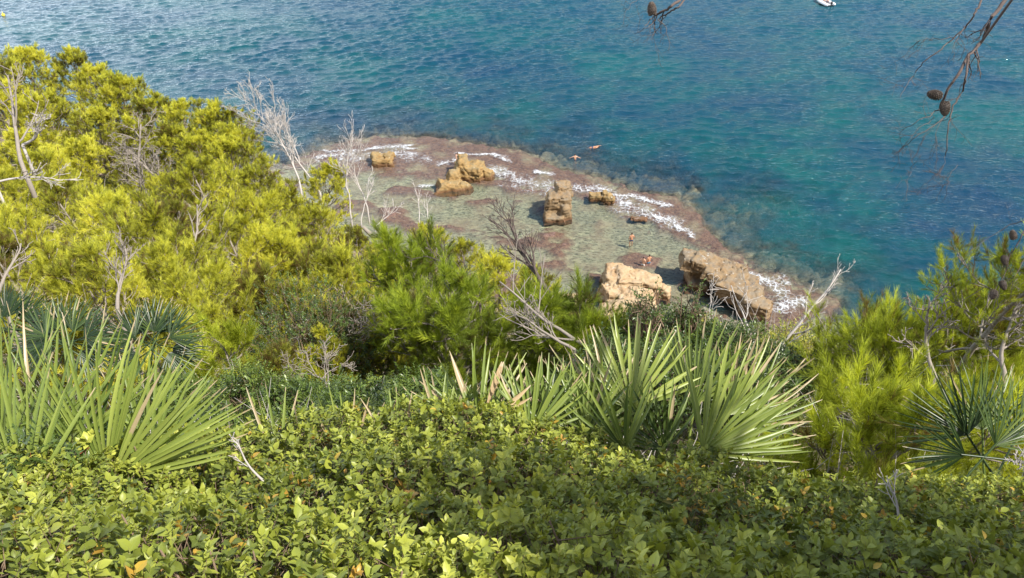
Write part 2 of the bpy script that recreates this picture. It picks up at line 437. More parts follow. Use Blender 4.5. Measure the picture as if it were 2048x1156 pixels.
b1 = ridged(t.noise(1.0, 3, .6, mpa, dist=.5)); b2 = ridged(t.noise(2.0, 3, .6, mpb, dist=.4)); b3 = t.noise(7.5, 3, .6, mpa)
hh = t.math('ADD', t.math('MULTIPLY', b1, .085), t.math('ADD', t.math('MULTIPLY', b2, .028), t.math('MULTIPLY', b3, .010)))
gust = t.ramp(t.noise(.06, 3, .5, pos), [(.3, (.55, .55, .55)), (.7, (1.25, 1.25, 1.25))])
bst = t.ramp(dpt, [(.02, (.10, .10, .10)), (.12, (1, 1, 1))])
dptn = t.math('DIVIDE', dpt, 10.0)
bst = t.math('MULTIPLY', t.ramp(dptn, [(.03, (.35, .35, .35)), (.2, (1, 1, 1))]), gust)
b = t.n("Bump", ins={"Strength": 1.0, "Distance": bst, "Height": hh})
dif = t.n("BsdfDiffuse", ins={"Color": body})
tra = t.n("BsdfTransparent", ins={"Color": (.97, .98, .93, 1)})
und = t.n("MixShader", ins={0: trn, 1: dif.outputs[0], 2: tra.outputs[0]})
gl = t.n("BsdfGlossy", ins={"Color": (1, 1, 1, 1), "Roughness": .05, "Normal": b.outputs[0]})
fr = t.n("Fresnel", ins={"IOR": 1.333, "Normal": b.outputs[0]})
sur = t.n("MixShader", ins={0: fr.outputs[0], 1: und.outputs[0], 2: gl.outputs[0]})
fn = t.noise(3.6, 6, .72, pos, dist=1.2)
vor = t.n("TexVoronoi", feature='DISTANCE_TO_EDGE', ins={"Scale": 2.3, "Vector": t.n("Mapping", ins={0: t.mixc(.12, pos, t.noise(1.5, 3, .6, pos, 1))}).outputs[0]}).outputs[0]
web = t.ramp(vor, [(.0, (1, 1, 1)), (.13, (0, 0, 0))])
fl = t.noise(.8, 4, .6, pos, dist=.6); ff = t.noise(9, 4, .7, pos)
fm = t.math('ADD', t.math('MULTIPLY', fo, .9), t.math('ADD', t.math('MULTIPLY', t.math('SUBTRACT', fn, .5), 1.7), t.math('ADD', t.math('MULTIPLY', t.math('SUBTRACT', fl, .5), 1.5), t.math('ADD', t.math('MULTIPLY', t.math('SUBTRACT', web, .35), .42), t.math('MULTIPLY', t.math('SUBTRACT', ff, .5), .9)))))
fm = t.math('MULTIPLY', t.ramp(t.math('MULTIPLY', fm, .82), [(.39, (0, 0, 0)), (.59, (.42, .42, .42)), (1.0, (.92, .92, .92))]), t.ramp(fo, [(.02, (0, 0, 0)), (.35, (1, 1, 1))]))
fsh = t.n("BsdfDiffuse", ins={"Color": (.50, .52, .54, 1)})
M['water'] = t.done(t.n("MixShader", ins={0: fm, 1: sur.outputs[0], 2: fsh.outputs[0]}).outputs[0])
o = link(new_mesh("water", np.stack([X + DX, Y + DY, H], 1), None, Q, {"depth": np.minimum(dep, 12), "foam": foam}, True, M['water']), "water")
tag(o, kind="structure")

# ================================================================ ROCKS
def blob_box(bm_v, bm_f, c, half, rz, tilt=(0, 0), taper=.75, seed=0):
    rg = np.random.default_rng(seed)
    v = []
    for z in (-1, 1):
        s_ = 1 if z < 0 else taper
        for x, y in ((-1, -1), (1, -1), (1, 1), (-1, 1)):
            v.append([x * s_ * half[0], y * s_ * half[1], z * half[2]])
    v = np.array(v) * (1 + rg.uniform(-.16, .16, (8, 3)))
    Rm = np.array((Matrix.Rotation(rz, 3, 'Z') @ Matrix.Rotation(tilt[0], 3, 'X') @ Matrix.Rotation(tilt[1], 3, 'Y')))
    v = v @ Rm.T + np.array(c); n0 = len(bm_v)
    bm_v.extend(v.tolist())
    for q in ((3, 2, 1, 0), (4, 5, 6, 7), (0, 1, 5, 4), (1, 2, 6, 5), (2, 3, 7, 6), (3, 0, 4, 7)):
        bm_f.append([n0 + k for k in q])

def make_rock(name, boxes, mat, label, seed, voxel=.11, rough=.14, strata=.07, cellamp=.06, group="rocks standing on the reef"):
    """boxes: (centre, half sizes, rz, tilt, taper) in world space"""
    bv, bf = [], []
    for k, (c, h, rz, tl, tp) in enumerate(boxes): blob_box(bv, bf, c, h, rz, tl, tp, seed * 31 + k)
    base = np.mean([b[0] for b in boxes], 0); base[2] = 0
    me = bpy.data.meshes.new("tmp"); me.from_pydata((np.array(bv) - base).tolist(), [], bf); me.update()
    o = link(me, "tmp")
    m = o.modifiers.new("r", 'REMESH'); m.mode = 'VOXEL'; m.voxel_size = voxel
    dg = bpy.context.evaluated_depsgraph_get(); dg.update()
    ev = bpy.data.meshes.new_from_object(o.evaluated_get(dg), depsgraph=dg)
    bpy.data.objects.remove(o); ev.name = name
    n = len(ev.vertices); co = np.zeros(n * 3); ev.vertices.foreach_get("co", co); co = co.reshape(-1, 3)
    # smooth a little
    ne = len(ev.edges); ed = np.zeros(ne * 2, int); ev.edges.foreach_get("vertices", ed); ed = ed.reshape(-1, 2)
    for _ in range(2):
        acc = np.zeros_like(co); cnt = np.zeros(n)
        np.add.at(acc, ed[:, 0], co[ed[:, 1]]); np.add.at(acc, ed[:, 1], co[ed[:, 0]])
        np.add.at(cnt, ed[:, 0], 1); np.add.at(cnt, ed[:, 1], 1)
        co = co * .5 + .5 * acc / cnt[:, None]
    ev.vertices.foreach_set("co", co.ravel()); ev.update()
    nr = np.zeros(n * 3); ev.vertices.foreach_get("normal", nr); nr = nr.reshape(-1, 3)
    wv = co + base
    rid = 1 - np.abs(fbm(wv * 1.1, 4, seed))
    disp = rough * (fbm(wv * .9, 4, seed + 3) + .8 * (rid - .75)) + .05 * fbm(wv * 4, 3, seed + 9)
    zz = wv[:, 2] * 2.6 + .8 * fbm(wv * .5, 2, seed + 5)
    disp += strata * (np.abs((zz % 1) - .5) * 2 - .5) * (1 - np.abs(nr[:, 2]))
    # cracks
    cr = np.abs(fbm(wv * .55 + 20, 3, seed + 40)); disp -= .26 * np.clip(1 - cr / .05, 0, 1)
    cell = np.floor(wv * 1.1 + .7 * fbm(wv * .7, 2, seed + 60)[:, None]).astype(np.int64); disp += cellamp * (vhash(cell[:, 0], cell[:, 1], cell[:, 2], seed) - .5) * 2
    co = co + nr * disp[:, None]
    ev.vertices.foreach_set("co", co.ravel())
    ev.polygons.foreach_set("use_smooth", np.ones(len(ev.polygons), bool))
    ev.materials.clear(); ev.materials.append(mat); ev.update()
    o = link(ev, name, loc=base)
    return tag(o, label, "rock", group)

def RB(px, py, up, h, rz=0, tl=(0, 0), tp=.75, z0=0):
    """box whose footprint centre is seen at px,py on the water; up = height of the box centre"""
    g = G(px, py); return ((g[0], g[1], z0 + up), h, rz, tl, tp)

make_rock("sea_rock", [RB(766, 325, .1, (1.55, 1.2, .75), .1, (0, 0), .8), RB(755, 322, .7, (.7, .8, .35), .4), RB(778, 322, .65, (.65, .9, .45), -.3)],
          M['rock_ochre'], "small ochre rock ringed by foam, farthest left on the reef edge", 1)
make_rock("sea_rock", [RB(945, 352, .4, (1.6, 1.5, 1.3), -.2, (0, 0), .75), RB(925, 347, 1.0, (.8, 1.6, 1.3), .1, (0, .1), .7), RB(968, 352, .2, (1.5, .9, .8), -.25, (0, .25), .6)],
          M['rock_ochre'], "upper of the two touching ochre rocks, with a flat dark red foot", 2)
make_rock("sea_rock", [RB(900, 375, .1, (2.0, 1.5, .7), .15, (0, 0), .6), RB(908, 368, .7, (1.0, 1.2, 1.1), .2, (0, 0), .45), RB(925, 375, .1, (1.5, .8, .6), -.3, (0, .2), .5), RB(915, 352, .6, (.35, 1.6, .9), .1)],
          M['rock_ochre'], "lower spreading ochre rock whose ridge climbs towards its twin", 3)
make_rock("sea_rock", [RB(1116, 424, 1.0, (1.35, 1.3, 1.6), .12, (.12, 0), .85), RB(1124, 418, 2.0, (1.15, 1.2, 1.35), .2, (-.1, .1), .85), RB(1103, 428, .7, (.95, 1.1, 1.5), -.1, (.1, 0), .75), RB(1128, 436, .5, (.7, .8, 1.2), .4, (.2, 0), .5), RB(1110, 440, .1, (1.3, .7, .5), 0)],
          M['rock_weather'], "tall grey brown block of rock standing in the middle of the lagoon", 4, rough=.13, cellamp=.03)
make_rock("sea_rock", [RB(1193, 398, .25, (.95, .55, .5), .0, (0, 0), .92)],
          M['rock_ochre'], "low flat topped yellow slab of rock beside the foam, left of a wedge", 5, voxel=.09, rough=.08)
make_rock("sea_rock", [RB(1219, 403, .15, (.85, .55, .75), -.55, (0, .35), .5), RB(1209, 399, .4, (.3, .6, .7), .1)],
          M['rock_ochre'], "small yellow wedge of rock leaning right of the flat slab", 6, voxel=.09, rough=.08)
make_rock("sea_rock", [RB(1228, 572, .9, (1.3, 1.3, 1.25), .1, (.1, 0), .8), RB(1256, 580, .75, (1.5, 1.5, 1.2), -.1, (.1, .1), .8), RB(1292, 582, .65, (1.8, 1.1, 1.1), -.4, (.15, .2), .65), RB(1320, 590, .35, (1.3, .85, .75), -.45, (0, .25), .5),
                       RB(1228, 598, .5, (1.5, 1.5, 1.0), .25, (.1, 0), .7), RB(1268, 612, .3, (2.2, 1.6, 1.05), -.1, (.2, 0), .7), RB(1225, 640, .2, (1.6, 1.8, 1.2), 0), RB(1150, 610, .1, (2.0, 1.4, .6), .2)],
          M['rock_pale'], "large pale orange cracked rock at the near shore of the lagoon", 7, voxel=.10, rough=.12, strata=.10, cellamp=.12)
make_rock("sea_rock", [RB(1386, 558, .8, (.75, .8, 1.3), .2, (0, 0), 1.1), RB(1382, 556, 2.2, (1.25, 1.2, .6), -.2, (0, .05), .95), RB(1412, 566, 2.3, (1.9, 1.2, .5), -.5, (.05, .12), .95), RB(1444, 584, 1.95, (2.0, 1.3, .55), -.55, (.05, .14), .95),
                       RB(1476, 606, 1.35, (2.1, 1.35, .8), -.6, (.1, .14), .9), RB(1508, 628, .7, (1.5, 1.15, 1.1), -.55, (.1, .15), .75), RB(1432, 554, .6, (2.6, .55, 1.4), -.5, (0, 0), .95), RB(1470, 580, .6, (2.2, .7, 1.3), -.55, (0, 0), .95), RB(1398, 574, .05, (1.3, .8, .6), -.3)],
          M['rock_weather'], "long weathered grey brown rock with a dark hollow under its arched side", 8, voxel=.10, rough=.13, cellamp=.02)
make_rock("sea_rock", [RB(1278, 438, .02, (1.1, .5, .18), -.2)], M['rock_weather'], "low wet brown rock just clear of the foam", 9, voxel=.07, rough=.08)

# ================================================================ BRANCHING
def grow(rng, p, d, L, r, lvl, maxl, out, tips, nseg=7, wob=.18, trop=(0, 0, .12), nch=(5, 6, 5), ang=(.6, 1.0), ratio=.6, start=.25, rratio=.55):
    pts = [np.array(p, float)]; d = norm(d); dirs = [d]
    for i in range(nseg):
        d = norm(d + rng.normal(size=3) * wob + np.array(trop) * (1 if lvl else .3))
        pts.append(pts[-1] + d * L / nseg); dirs.append(d)
    rad = r * np.linspace(1, .35 if lvl < maxl else .25, nseg + 1)
    out.append((np.array(pts), rad, lvl))
    if lvl >= maxl:
        tips.append((np.array(pts), np.array(dirs))); return
    n = nch[min(lvl, len(nch) - 1)]
    for k in range(n):
        t_ = start + (1 - start) * (k + rng.random() * .8) / n; t_ = min(t_, .98)
        q = t_ * nseg; i = int(q); f = q - i
        pp = pts[i] * (1 - f) + pts[i + 1] * f; dd_ = dirs[i]
        az = rng.random() * 6.28; a_ = rng.uniform(*ang)
        u = norm(np.cross(dd_, [0.3, .2, .93])); v = np.cross(dd_, u)
        nd = dd_ * math.cos(a_) + (u * math.cos(az) + v * math.sin(az)) * math.sin(a_)
        grow(rng, pp, nd, L * ratio * rng.uniform(.7, 1.15) * (1.1 - .5 * t_), rad[i] * rratio, lvl + 1, maxl, out, tips, max(4, nseg - 1), wob, trop, nch, ang, ratio, .2, rratio)

def branches_mesh(out, name, mat, minr=0.0, sides=(7, 5, 4, 3)):
    mb = MB()
    for pts, rad, lvl in out: tube(mb, pts, np.maximum(rad, minr), sides[min(lvl, len(sides) - 1)])
    return mb.mesh(name, mat, True)

# needle brush templates
def brush(rng, n, L, nl, w, spread=(.35, .9)):
    t_ = rng.random(n) ** .8
    az = rng.random(n) * 6.28; a_ = rng.uniform(spread[0], spread[1], n) * (1.15 - .55 * t_)
    d = np.stack([np.cos(az) * np.sin(a_), np.sin(az) * np.sin(a_), np.cos(a_)], 1)
    base = np.stack([0 * t_, 0 * t_, t_ * L], 1)
    ln = nl * rng.uniform(.75, 1.1, n)
    sidev = norm(np.cross(d, rng.normal(size=(n, 3)))) * w / 2
    tip = base + d * ln[:, None] + np.array([0, 0, 1]) * (ln * .08)[:, None]
    V = np.stack([base - sidev, base + sidev, tip], 1).reshape(-1, 3)
    T = np.arange(n * 3).reshape(-1, 3)
    tv = np.repeat(rng.normal(size=n) * .07, 3) + np.tile([-.10, -.10, .05], n)
    return V, T, tv, np.zeros(n * 3)

def pine(seed, H, Rc, nl, nsec, shoots, nn, nlen, nw, mat, base=.30, flat=.5, dry=.03, shoot_len=.16, brk='bark', lean=0.0, spread=(.35, .9), tmean=.50, tipf=.35):
    rng = np.random.default_rng(seed)
    tr = []; p = np.array([0, 0, -.9]); d = np.array([lean, 0, 1.0])
    n = 10; pts = [p]; 
    for i in range(n):
        d = norm(d + rng.normal(size=3) * np.array([.11, .11, .02]) + (0, 0, .05)); pts.append(pts[-1] + d * (H * .93 + .9) / n)
    pts = np.array(pts); pts[:, :2] *= .8
    rad = .022 * H * np.linspace(1.1, .22, n + 1)
    out = [(pts, rad, 0)]; tips = []
    for k in range(nl):
        t_ = base + (1 - base) * (k + rng.random()) / nl
        q = t_ * n; i = min(int(q), n - 1); f = q - i
        pp = pts[i] * (1 - f) + pts[i + 1] * f
        tt = (t_ - base) / (1 - base)
        L = Rc * (1 - tt ** 2.2 * .72) * rng.uniform(.72, 1.12) * (.75 + .25 * min(1, tt * 4))
        az = k * 2.4 + rng.random() * .7; el = -.05 + tt * .95 * flat * 2 + rng.normal() * .1
        dd_ = np.array([math.cos(az) * math.cos(el), math.sin(az) * math.cos(el), math.sin(el)])
        grow(rng, pp, dd_, L, rad[i] * .45 + .004, 1, 2, out, tips, 6, .16, (0, 0, .13), (0, nsec), (.45, .95), .50, .3, .5)
        tips.append((out[[j for j in range(len(out)) if out[j][2] == 1][-1]][0], None))
    pos, dr, sc_, ti = [], [], [], []
    zc = H * .62
    for pp, dd_ in tips:
        m = len(pp)
        for s_ in range(shoots if dd_ is not None else shoots):
            t_ = rng.uniform(tipf, 1.0) * (m - 1); i = min(int(t_), m - 2); f = t_ - i
            x = pp[i] * (1 - f) + pp[i + 1] * f; dv = norm(pp[i + 1] - pp[i])
            nd = norm(dv * .6 + rng.normal(size=3) * .58 + np.array([0, 0, .6]))
            pos.append(x); dr.append(nd); sc_.append(rng.uniform(.75, 1.2))
        pos.append(pp[-1]); dr.append(norm(norm(pp[-1] - pp[-2]) + np.array([0, 0, .4]))); sc_.append(1.25)
    pos = np.array(pos); dr = np.array(dr); sc_ = np.array(sc_)
    ti = tmean + .17 * rng.normal(size=len(pos)) + .36 * fbm(pos * 1.1, 2, seed)
    ti[rng.random(len(pos)) < dry] = .02
    mb = MB(); K = 7
    tm = [brush(rng, nn, shoot_len * rng.uniform(.8, 1.25), nlen, nw, spread) for _ in range(K)]
    w_ = rng.integers(0, K, len(pos)); rot = frames(dr, rng)
    for k in range(K):
        m = w_ == k
        scatter(mb, tm[k], pos[m], rot[m], sc_[m], ti[m])
    # thin twigs carrying each shoot
    return branches_mesh(out, "pine_trunk", M[brk], .004 if nw < .003 else .008), mb.mesh("pine_crown", mat)

FAR = [pine(100 + k, 5.0, 2.8, 32, 9, 9, 24, .15, .015, M['needle_sun'], base=.25, shoot_len=.20, tipf=.72) for k in range(4)]
MID = [pine(200 + k, 3.8, 1.95, 28, 8, 8, 34, .10, .0068, M['needle_sun'], base=.12, shoot_len=.18, tipf=.62) for k in range(4)]
DARK = [pine(300 + k, 3.0, 1.55, 24, 7, 6, 50, .11, .0048, M['needle_dark'], base=.12, shoot_len=.20, dry=.02, tipf=.5) for k in range(3)]
NEAR = [pine(400 + k, 1.7, .95, 15, 4, 3, 105, .105, .0042, M['needle_near'], base=.02, shoot_len=.26, dry=.01, spread=(.5, .95), tmean=.60) for k in range(2)]
RIGHT = [pine(450 + k, 2.6, 1.5, 26, 7, 5, 56, .105, .0046, M['needle_near'], base=.15, shoot_len=.20, dry=.03, flat=.35, tipf=.5, tmean=.42) for k in range(3)]
def verts_of(me):
    z = np.zeros(len(me.vertices) * 3, np.float32); me.vertices.foreach_get('co', z); return z.reshape(-1, 3)[::37].astype(float)
def top_of(me):
    z = np.zeros(len(me.vertices) * 3, np.float32); me.vertices.foreach_get("co", z); return float(np.percentile(z[2::3], 99.3))
HTV = {k: [verts_of(c) for _, c in v] for k, v in {'F': FAR, 'M': MID, 'D': DARK, 'N': NEAR, 'R': RIGHT}.items()}
HT = {k: (v, [top_of(c) for _, c in v]) for k, v in {'F': FAR, 'M': MID, 'D': DARK, 'N': NEAR, 'R': RIGHT}.items()}

anchors = []   # ground points collected from what stands on them
# px, py of the crown top, distance, kind, variant, scale, label
PINES = [
 (55, 95, 50, 'F', 0, 1.0, "yellow green pine farthest left on the headland skyline"),
 (150, 98, 51, 'F', 1, .95, "tall bright pine with the highest tip on the headland skyline"),
 (235, 150, 48, 'F', 2, .95, "bushy pine third along the headland skyline against the sea"),
 (305, 188, 46, 'F', 3, .9, "rounded pine halfway down the headland skyline"),
 (372, 200, 44, 'F', 0, .8, "flat topped pine low on the skyline behind the yellow pine"),
 (438, 205, 40, 'F', 1, .85, "bright yellow pine at the seaward end of the headland skyline"),
 (15, 165, 40, 'F', 2, 1.0, "dark shaded pine at the left edge behind the pale trunk"),
 (105, 185, 42, 'F', 3, .95, "pine one row below the skyline with dark gaps on its left"),
 (195, 215, 42, 'F', 0, .85, "small pine in the second row beneath the tallest skyline pine"),
 (262, 235, 41, 'F', 1, .8, "pine in the middle of the second row of the headland"),
 (330, 250, 40, 'F', 2, .8, "pine above the tangle of grey dead twigs"),
 (395, 262, 37, 'F', 3, .75, "yellow green pine below the seaward end of the skyline"),
 (60, 262, 33, 'F', 1, .85, "pine directly right of the pale forked trunk"),
 (150, 275, 34, 'F', 2, .75, "pine left of the tangle of grey dead twigs"),
 (470, 275, 34, 'F', 0, .75, "pine at the foot of the bleached dead bush"),
 (20, 335, 24, 'M', 0, 1.1, "pine with bare pale twigs low at the left edge"),
 (90, 345, 27, 'M', 1, 1.0, "pine below the pale forked trunk"),
 (420, 318, 24, 'M', 2, 1.1, "long needled bright pine rising above the headland middle"),
 (350, 345, 25, 'M', 3, .8, "smaller bright pine on the left side of the long needled pine"),
 (505, 335, 29, 'M', 0, 1.0, "pine right of the long needled bright pine"),
 (575, 365, 30, 'M', 1, 1.0, "pine in front of the bleached leaning dead trunk"),
 (655, 322, 37, 'F', 2, .62, "small round crowned pine among the bleached upright stems"),
 (640, 410, 28, 'M', 3, .9, "pine just below the bleached upright stems"),
 (715, 455, 27, 'M', 0, .8, "pine beside the fallen pale log on its left"),
 (770, 500, 25, 'M', 2, .8, "bright pine below the fallen pale log"),
 (160, 365, 22, 'M', 2, 1.0, "broad yellow green pine left of centre of the wooded slope"),
 (235, 385, 20, 'M', 3, .9, "pine between the broad pine and the darker feathery pine"),
 (60, 420, 18, 'M', 1, 1.0, "pine low on the left of the slope behind the thin curved stem"),
 (295, 395, 15, 'M', 1, .95, "darker feathery pine with upright grey forks inside"),
 (385, 405, 16, 'M', 0, 1.0, "pine with a pale branching trunk showing in its centre"),
 (480, 430, 17, 'M', 2, 1.0, "dense pine right of the pale branching trunk"),
 (565, 450, 19, 'M', 3, 1.0, "yellow pine in the middle of the slope"),
 (640, 490, 18, 'M', 1, .95, "airy yellow pine above the dark round bush"),
 (715, 500, 15.5, 'M', 2, 1.0, "tall airy pine right of the dark round bush"),
 (30, 470, 12.5, 'M', 0, .9, "pine above the dark fan palms at the left edge"),
 (120, 500, 13, 'M', 3, .85, "pine right behind the dark fan palms"),
 (220, 490, 12, 'M', 2, .9, "open pine with grey stems over the dark fan palms"),
 (420, 530, 11.5, 'M', 1, .85, "olive shaded pine right of the dark fan palms"),
 (520, 540, 13, 'M', 0, .9, "pine left of the dark round bush"),
 (700, 610, 10.5, 'M', 0, .8, "olive pine right of the dark round bush low on the slope"),
 (760, 650, 9.6, 'M', 3, .6, "low olive pine behind the palm leaf tips"),
 (495, 632, 8.2, 'N', 0, 1.0, "young bright yellow pine standing alone before the dark round bush"),
 (860, 452, 27, 'M', 1, .9, "bright pine behind the left side of the dark green pine"),
 (930, 480, 26, 'M', 2, .8, "bright pine at the lagoon edge behind the dark green pine"),
 (1000, 505, 25, 'M', 3, .8, "bright pine behind the dark bare tree"),
 (1060, 530, 24, 'M', 0, .75, "bright pine right of the dark bare tree at the lagoon edge"),
 (205, 130, 50, 'F', 3, .9, "pine between the two tallest tips of the headland skyline"),
 (5, 120, 48, 'F', 2, .9, "pine touching the left edge at the headland skyline"),
 (270, 320, 30, 'M', 2, 1.1, "pine between the two grey dead tangles"),
 (455, 250, 38, 'F', 2, .7, "bright pine at the root of the bleached dead bush"),
 (530, 385, 25, 'M', 1, 1.0, "bright pine in the middle of the slope above the yellow pine"),
 (95, 300, 30, 'M', 3, 1.2, "bright pine under the pale arching bare arm"),
 (600, 445, 22, 'M', 0, .9, "rounded bright pine left of the airy yellow pine"),
 (340, 470, 12.5, 'M', 3, .8, "olive pine above the hanging leaves of the dark palm"),
 (620, 560, 12.5, 'M', 2, .7, "yellow pine peeping over the dark round bush"),
 (400, 590, 10, 'M', 1, .6, "low shaded pine between the dark palm and the young yellow pine"),
 (1050, 575, 9.4, 'D', 1, .75, "green pine at the foot of the dark bare tree"),
 (850, 440, 10, 'D', 0, .85, "dark green pine with upright tips against the lagoon"),
 (900, 515, 9.2, 'D', 1, .95, "green pine over the leaning grey trunk"),
 (1130, 548, 8.8, 'D', 2, 1.0, "rounded green pine in the centre left of the pale orange rock"),
 (1205, 590, 9, 'D', 0, .7, "low green pine in front of the pale orange rock"),
 (905, 620, 8.4, 'D', 2, .6, "dark green pine filling the shade under the leaning trunk"),
 (790, 575, 10.5, 'M', 1, .75, "yellow green pine left of the dark green pine"),
 (640, 660, 9.5, 'M', 2, .5, "small olive pine in front of the dark round bush"),
 (560, 690, 8.6, 'M', 0, .42, "small olive pine right beside the young bright yellow pine"),
 (1790, 590, 8.3, 'R', 1, .9, "spreading pine with twisted grey limbs against the turquoise sea"),
 (1890, 560, 8.0, 'R', 2, .95, "bright pine right of the twisted grey limbs"),
 (1985, 545, 7.6, 'R', 0, 1.0, "pine with a pale trunk near the right edge"),
 (2075, 425, 6.5, 'R', 1, .5, "tall pine cut by the right edge behind the hanging cones"),
 (1660, 690, 4.8, 'N', 0, .95, "nearest bright yellow pine beside the large palm fan"),
 (1760, 735, 4.4, 'N', 1, .85, "nearest bright pine with long needles over the hedge"),
 (1850, 740, 5.0, 'N', 0, .75, "near pine at the left side of the right hand palm"),
 (2040, 700, 6.0, 'R', 2, .75, "shaded pine at the right edge behind the right hand palm"),
]
pines = []
for i, (px, py, D, kd, v, s, lab) in enumerate(PINES):
    Hh = HT[kd][1][v] * s; rz = (i * 2.399) % 6.283
    co = HTV[kd][v] * s; c_, s_ = math.cos(rz), math.sin(rz)
    co = np.stack([co[:, 0] * c_ - co[:, 1] * s_, co[:, 0] * s_ + co[:, 1] * c_, co[:, 2]], 1)
    base = P(px, py, D) - np.array([0, 0, Hh])
    for _ in range(4):      # stand the tree where its crown top shows at this height
        q = co + base - CAM; dz = q @ FW; row = 578 - FPX * (q @ UP) / dz; cl = 1024 + FPX * q[:, 0] / dz
        base = base + np.array([(px - np.median(cl)) * D / FPX, 0, (np.percentile(row, 1.0 if kd in 'FM' else .15) - py) * D / FPX])
    pines.append((base, kd, v, s, lab, i)); anchors.append(base)

# ================================================================ HILLSIDE
shore = [G(*p) for p in ((860, 560), (960, 575), (1060, 600), (1160, 640), (1300, 680), (1420, 720), (1560, 780), (1800, 860), (2200, 900))]
for s_ in shore: anchors.append(np.array([s_[0], s_[1], -.6])); anchors.append(np.array([s_[0] * 1.0, s_[1] + 14, -5.0]))
for x in (-60, -30, -12, -5, 0, 5, 12, 30, 60):
    anchors += [np.array([x, -14, 43.6]), np.array([x, -6, 43.5])]
for x in (-2.5, -1.2, 0, 1.2, 2.5, 5, -5):
    anchors += [np.array([x, -2, 43.4]), np.array([x, 0.1, 43.35]), np.array([x, 1.6, 42.2]), np.array([x, 3.2, 40.9])]
anchors += [np.array(a) for a in [(0, 10, 36.2), (4, 12, 34.5), (8, 14, 33), (3, 20, 28), (10, 22, 26), (0, 30, 20), (12, 34, 16), (25, 25, 24), (40, 30, 20), (25, 8, 38), (45, 45, 8), (60, 50, 4), (50, 10, 36), (0, 42, 10), (10, 46, 6),
            (-45, 35, 30), (-60, 50, 24), (-40, 58, 20), (-52, 75, 2), (-30, 63, 8), (-22, 57, 8), (-15, 54, 4), (-9, 50, 3), (-70, 10, 40), (-50, 0, 42), (-38, 72, -3), (-25, 68, -4), (-14, 62, -4), (-75, 85, -4), (-60, 90, -5), (-75, 60, 18)]]
A_ = np.array(anchors)
def tps_fit(A, lamb=.12):
    d = np.hypot(A[:, None, 0] - A[None, :, 0], A[:, None, 1] - A[None, :, 1])
    K = d + 0.0                                    # linear (biharmonic in 3d) kernel
    n = len(A); Pm = np.concatenate([np.ones((n, 1)), A[:, :2]], 1)
    S = np.zeros((n + 3, n + 3)); S[:n, :n] = K - np.eye(n) * lamb; S[:n, n:] = Pm; S[n:, :n] = Pm.T
    return np.linalg.solve(S, np.concatenate([A[:, 2], np.zeros(3)]))
W_ = tps_fit(A_)
def ground(x, y):
    x = np.atleast_1d(np.asarray(x, float)); y = np.atleast_1d(np.asarray(y, float)); r = np.zeros(len(x))
    for s_ in range(0, len(x), 20000):
        xx, yy = x[s_:s_ + 20000], y[s_:s_ + 20000]
        d = np.hypot(xx[:, None] - A_[None, :, 0], yy[:, None] - A_[None, :, 1])
        r[s_:s_ + 20000] = d @ W_[:-3] + W_[-3] + W_[-2] * xx + W_[-1] * yy
    return r
def gz(x, y): return float(ground([x], [y])[0])
X, Y, Q = grid(np.arange(-80, 75, .6), np.arange(-16, 92, .6))
Z = ground(X, Y); Z = np.where(Z > -2, Z, -2 + (Z + 2) * .3)
Z = np.maximum(Z, -11) + .18 * fbm(p3(X * .6, Y * .6), 4, 3) * np.clip((Y - 1) / 4, 0, 1)
tag(link(new_mesh("hillside", np.stack([X, Y, Z], 1), None, Q, None, True, M['soil']), "hillside"), kind="structure")

for base, kd, v, s, lab, i in pines:
    rz = (i * 2.399) % 6.283
    t_ = thing("pine_tree", base, lab, "pine tree", "pines growing on the slope", rz, s)
    tm, cm = HT[kd][0][v]
    link(tm, "trunk", t_); link(cm, "crown", t_)

# ================================================================ LEAFY SHRUBS
def leaf_tmpl(L, Wd, fold=.18, droop=.25, oval=.5, n=4):
    """a leaf lying along +Z, blade normal +Y : midrib n+1 points, both edges"""
    t_ = np.linspace(0, 1, n + 1)
    wdt = Wd / 2 * (np.sin(np.pi * t_ ** (.9 if oval > .5 else .75))) ** .85; wdt[0] = Wd * .03; wdt[-1] = 0.0005
    mid = np.stack([0 * t_, -droop * L * t_ ** 2, t_ * L], 1)
    le = mid + np.stack([-wdt, wdt * fold * 2, 0 * t_], 1); ri = mid + np.stack([wdt, wdt * fold * 2, 0 * t_], 1)
    V = np.concatenate([mid, le, ri]); m = n + 1; T = []
    for i in range(n):
        for o_ in (m, 2 * m):
            a_, b_, c_, d_ = i, i + 1, o_ + i + 1, o_ + i
            T += [[a_, b_, c_], [a_, c_, d_]] if o_ == m else [[a_, c_, b_], [a_, d_, c_]]
    return V, np.array(T), np.zeros(len(V)), np.concatenate([np.zeros(m), np.ones(2 * m)])

def sprig(rng, nleaf, L, Wd, stemL, ang=(.5, 1.1), fold=.18, oval=.6, pinn=False, n=3):
    mb = MB(); pos, dr, up, sc_ = [], [], [], []
    for k in range(nleaf):
        t_ = (k + .5) / nleaf; az = k * (2.4 if not pinn else math.pi) + rng.normal() * .25; a_ = rng.uniform(*ang) * (1.15 - .6 * t_)
        d = np.array([math.cos(az) * math.sin(a_), math.sin(az) * math.sin(a_), math.cos(a_)])
        pos.append([0, 0, t_ * stemL]); dr.append(d); up.append([0, 0, 1.0]); sc_.append(rng.uniform(.65, 1.1) * (1 - .25 * t_))
    dr = np.array(dr); up = np.array(up)
    y = norm(up - (up * dr).sum(1, keepdims=True) * dr); x = np.cross(y, dr); rot = np.stack([x, y, dr], 2)
    scatter(mb, leaf_tmpl(L, Wd, fold, .25, oval, n), np.array(pos), rot, np.array(sc_), rng.normal(size=nleaf) * .07)
    return (np.concatenate(mb.V), np.concatenate(mb.T), np.concatenate(mb.A), np.concatenate(mb.B))

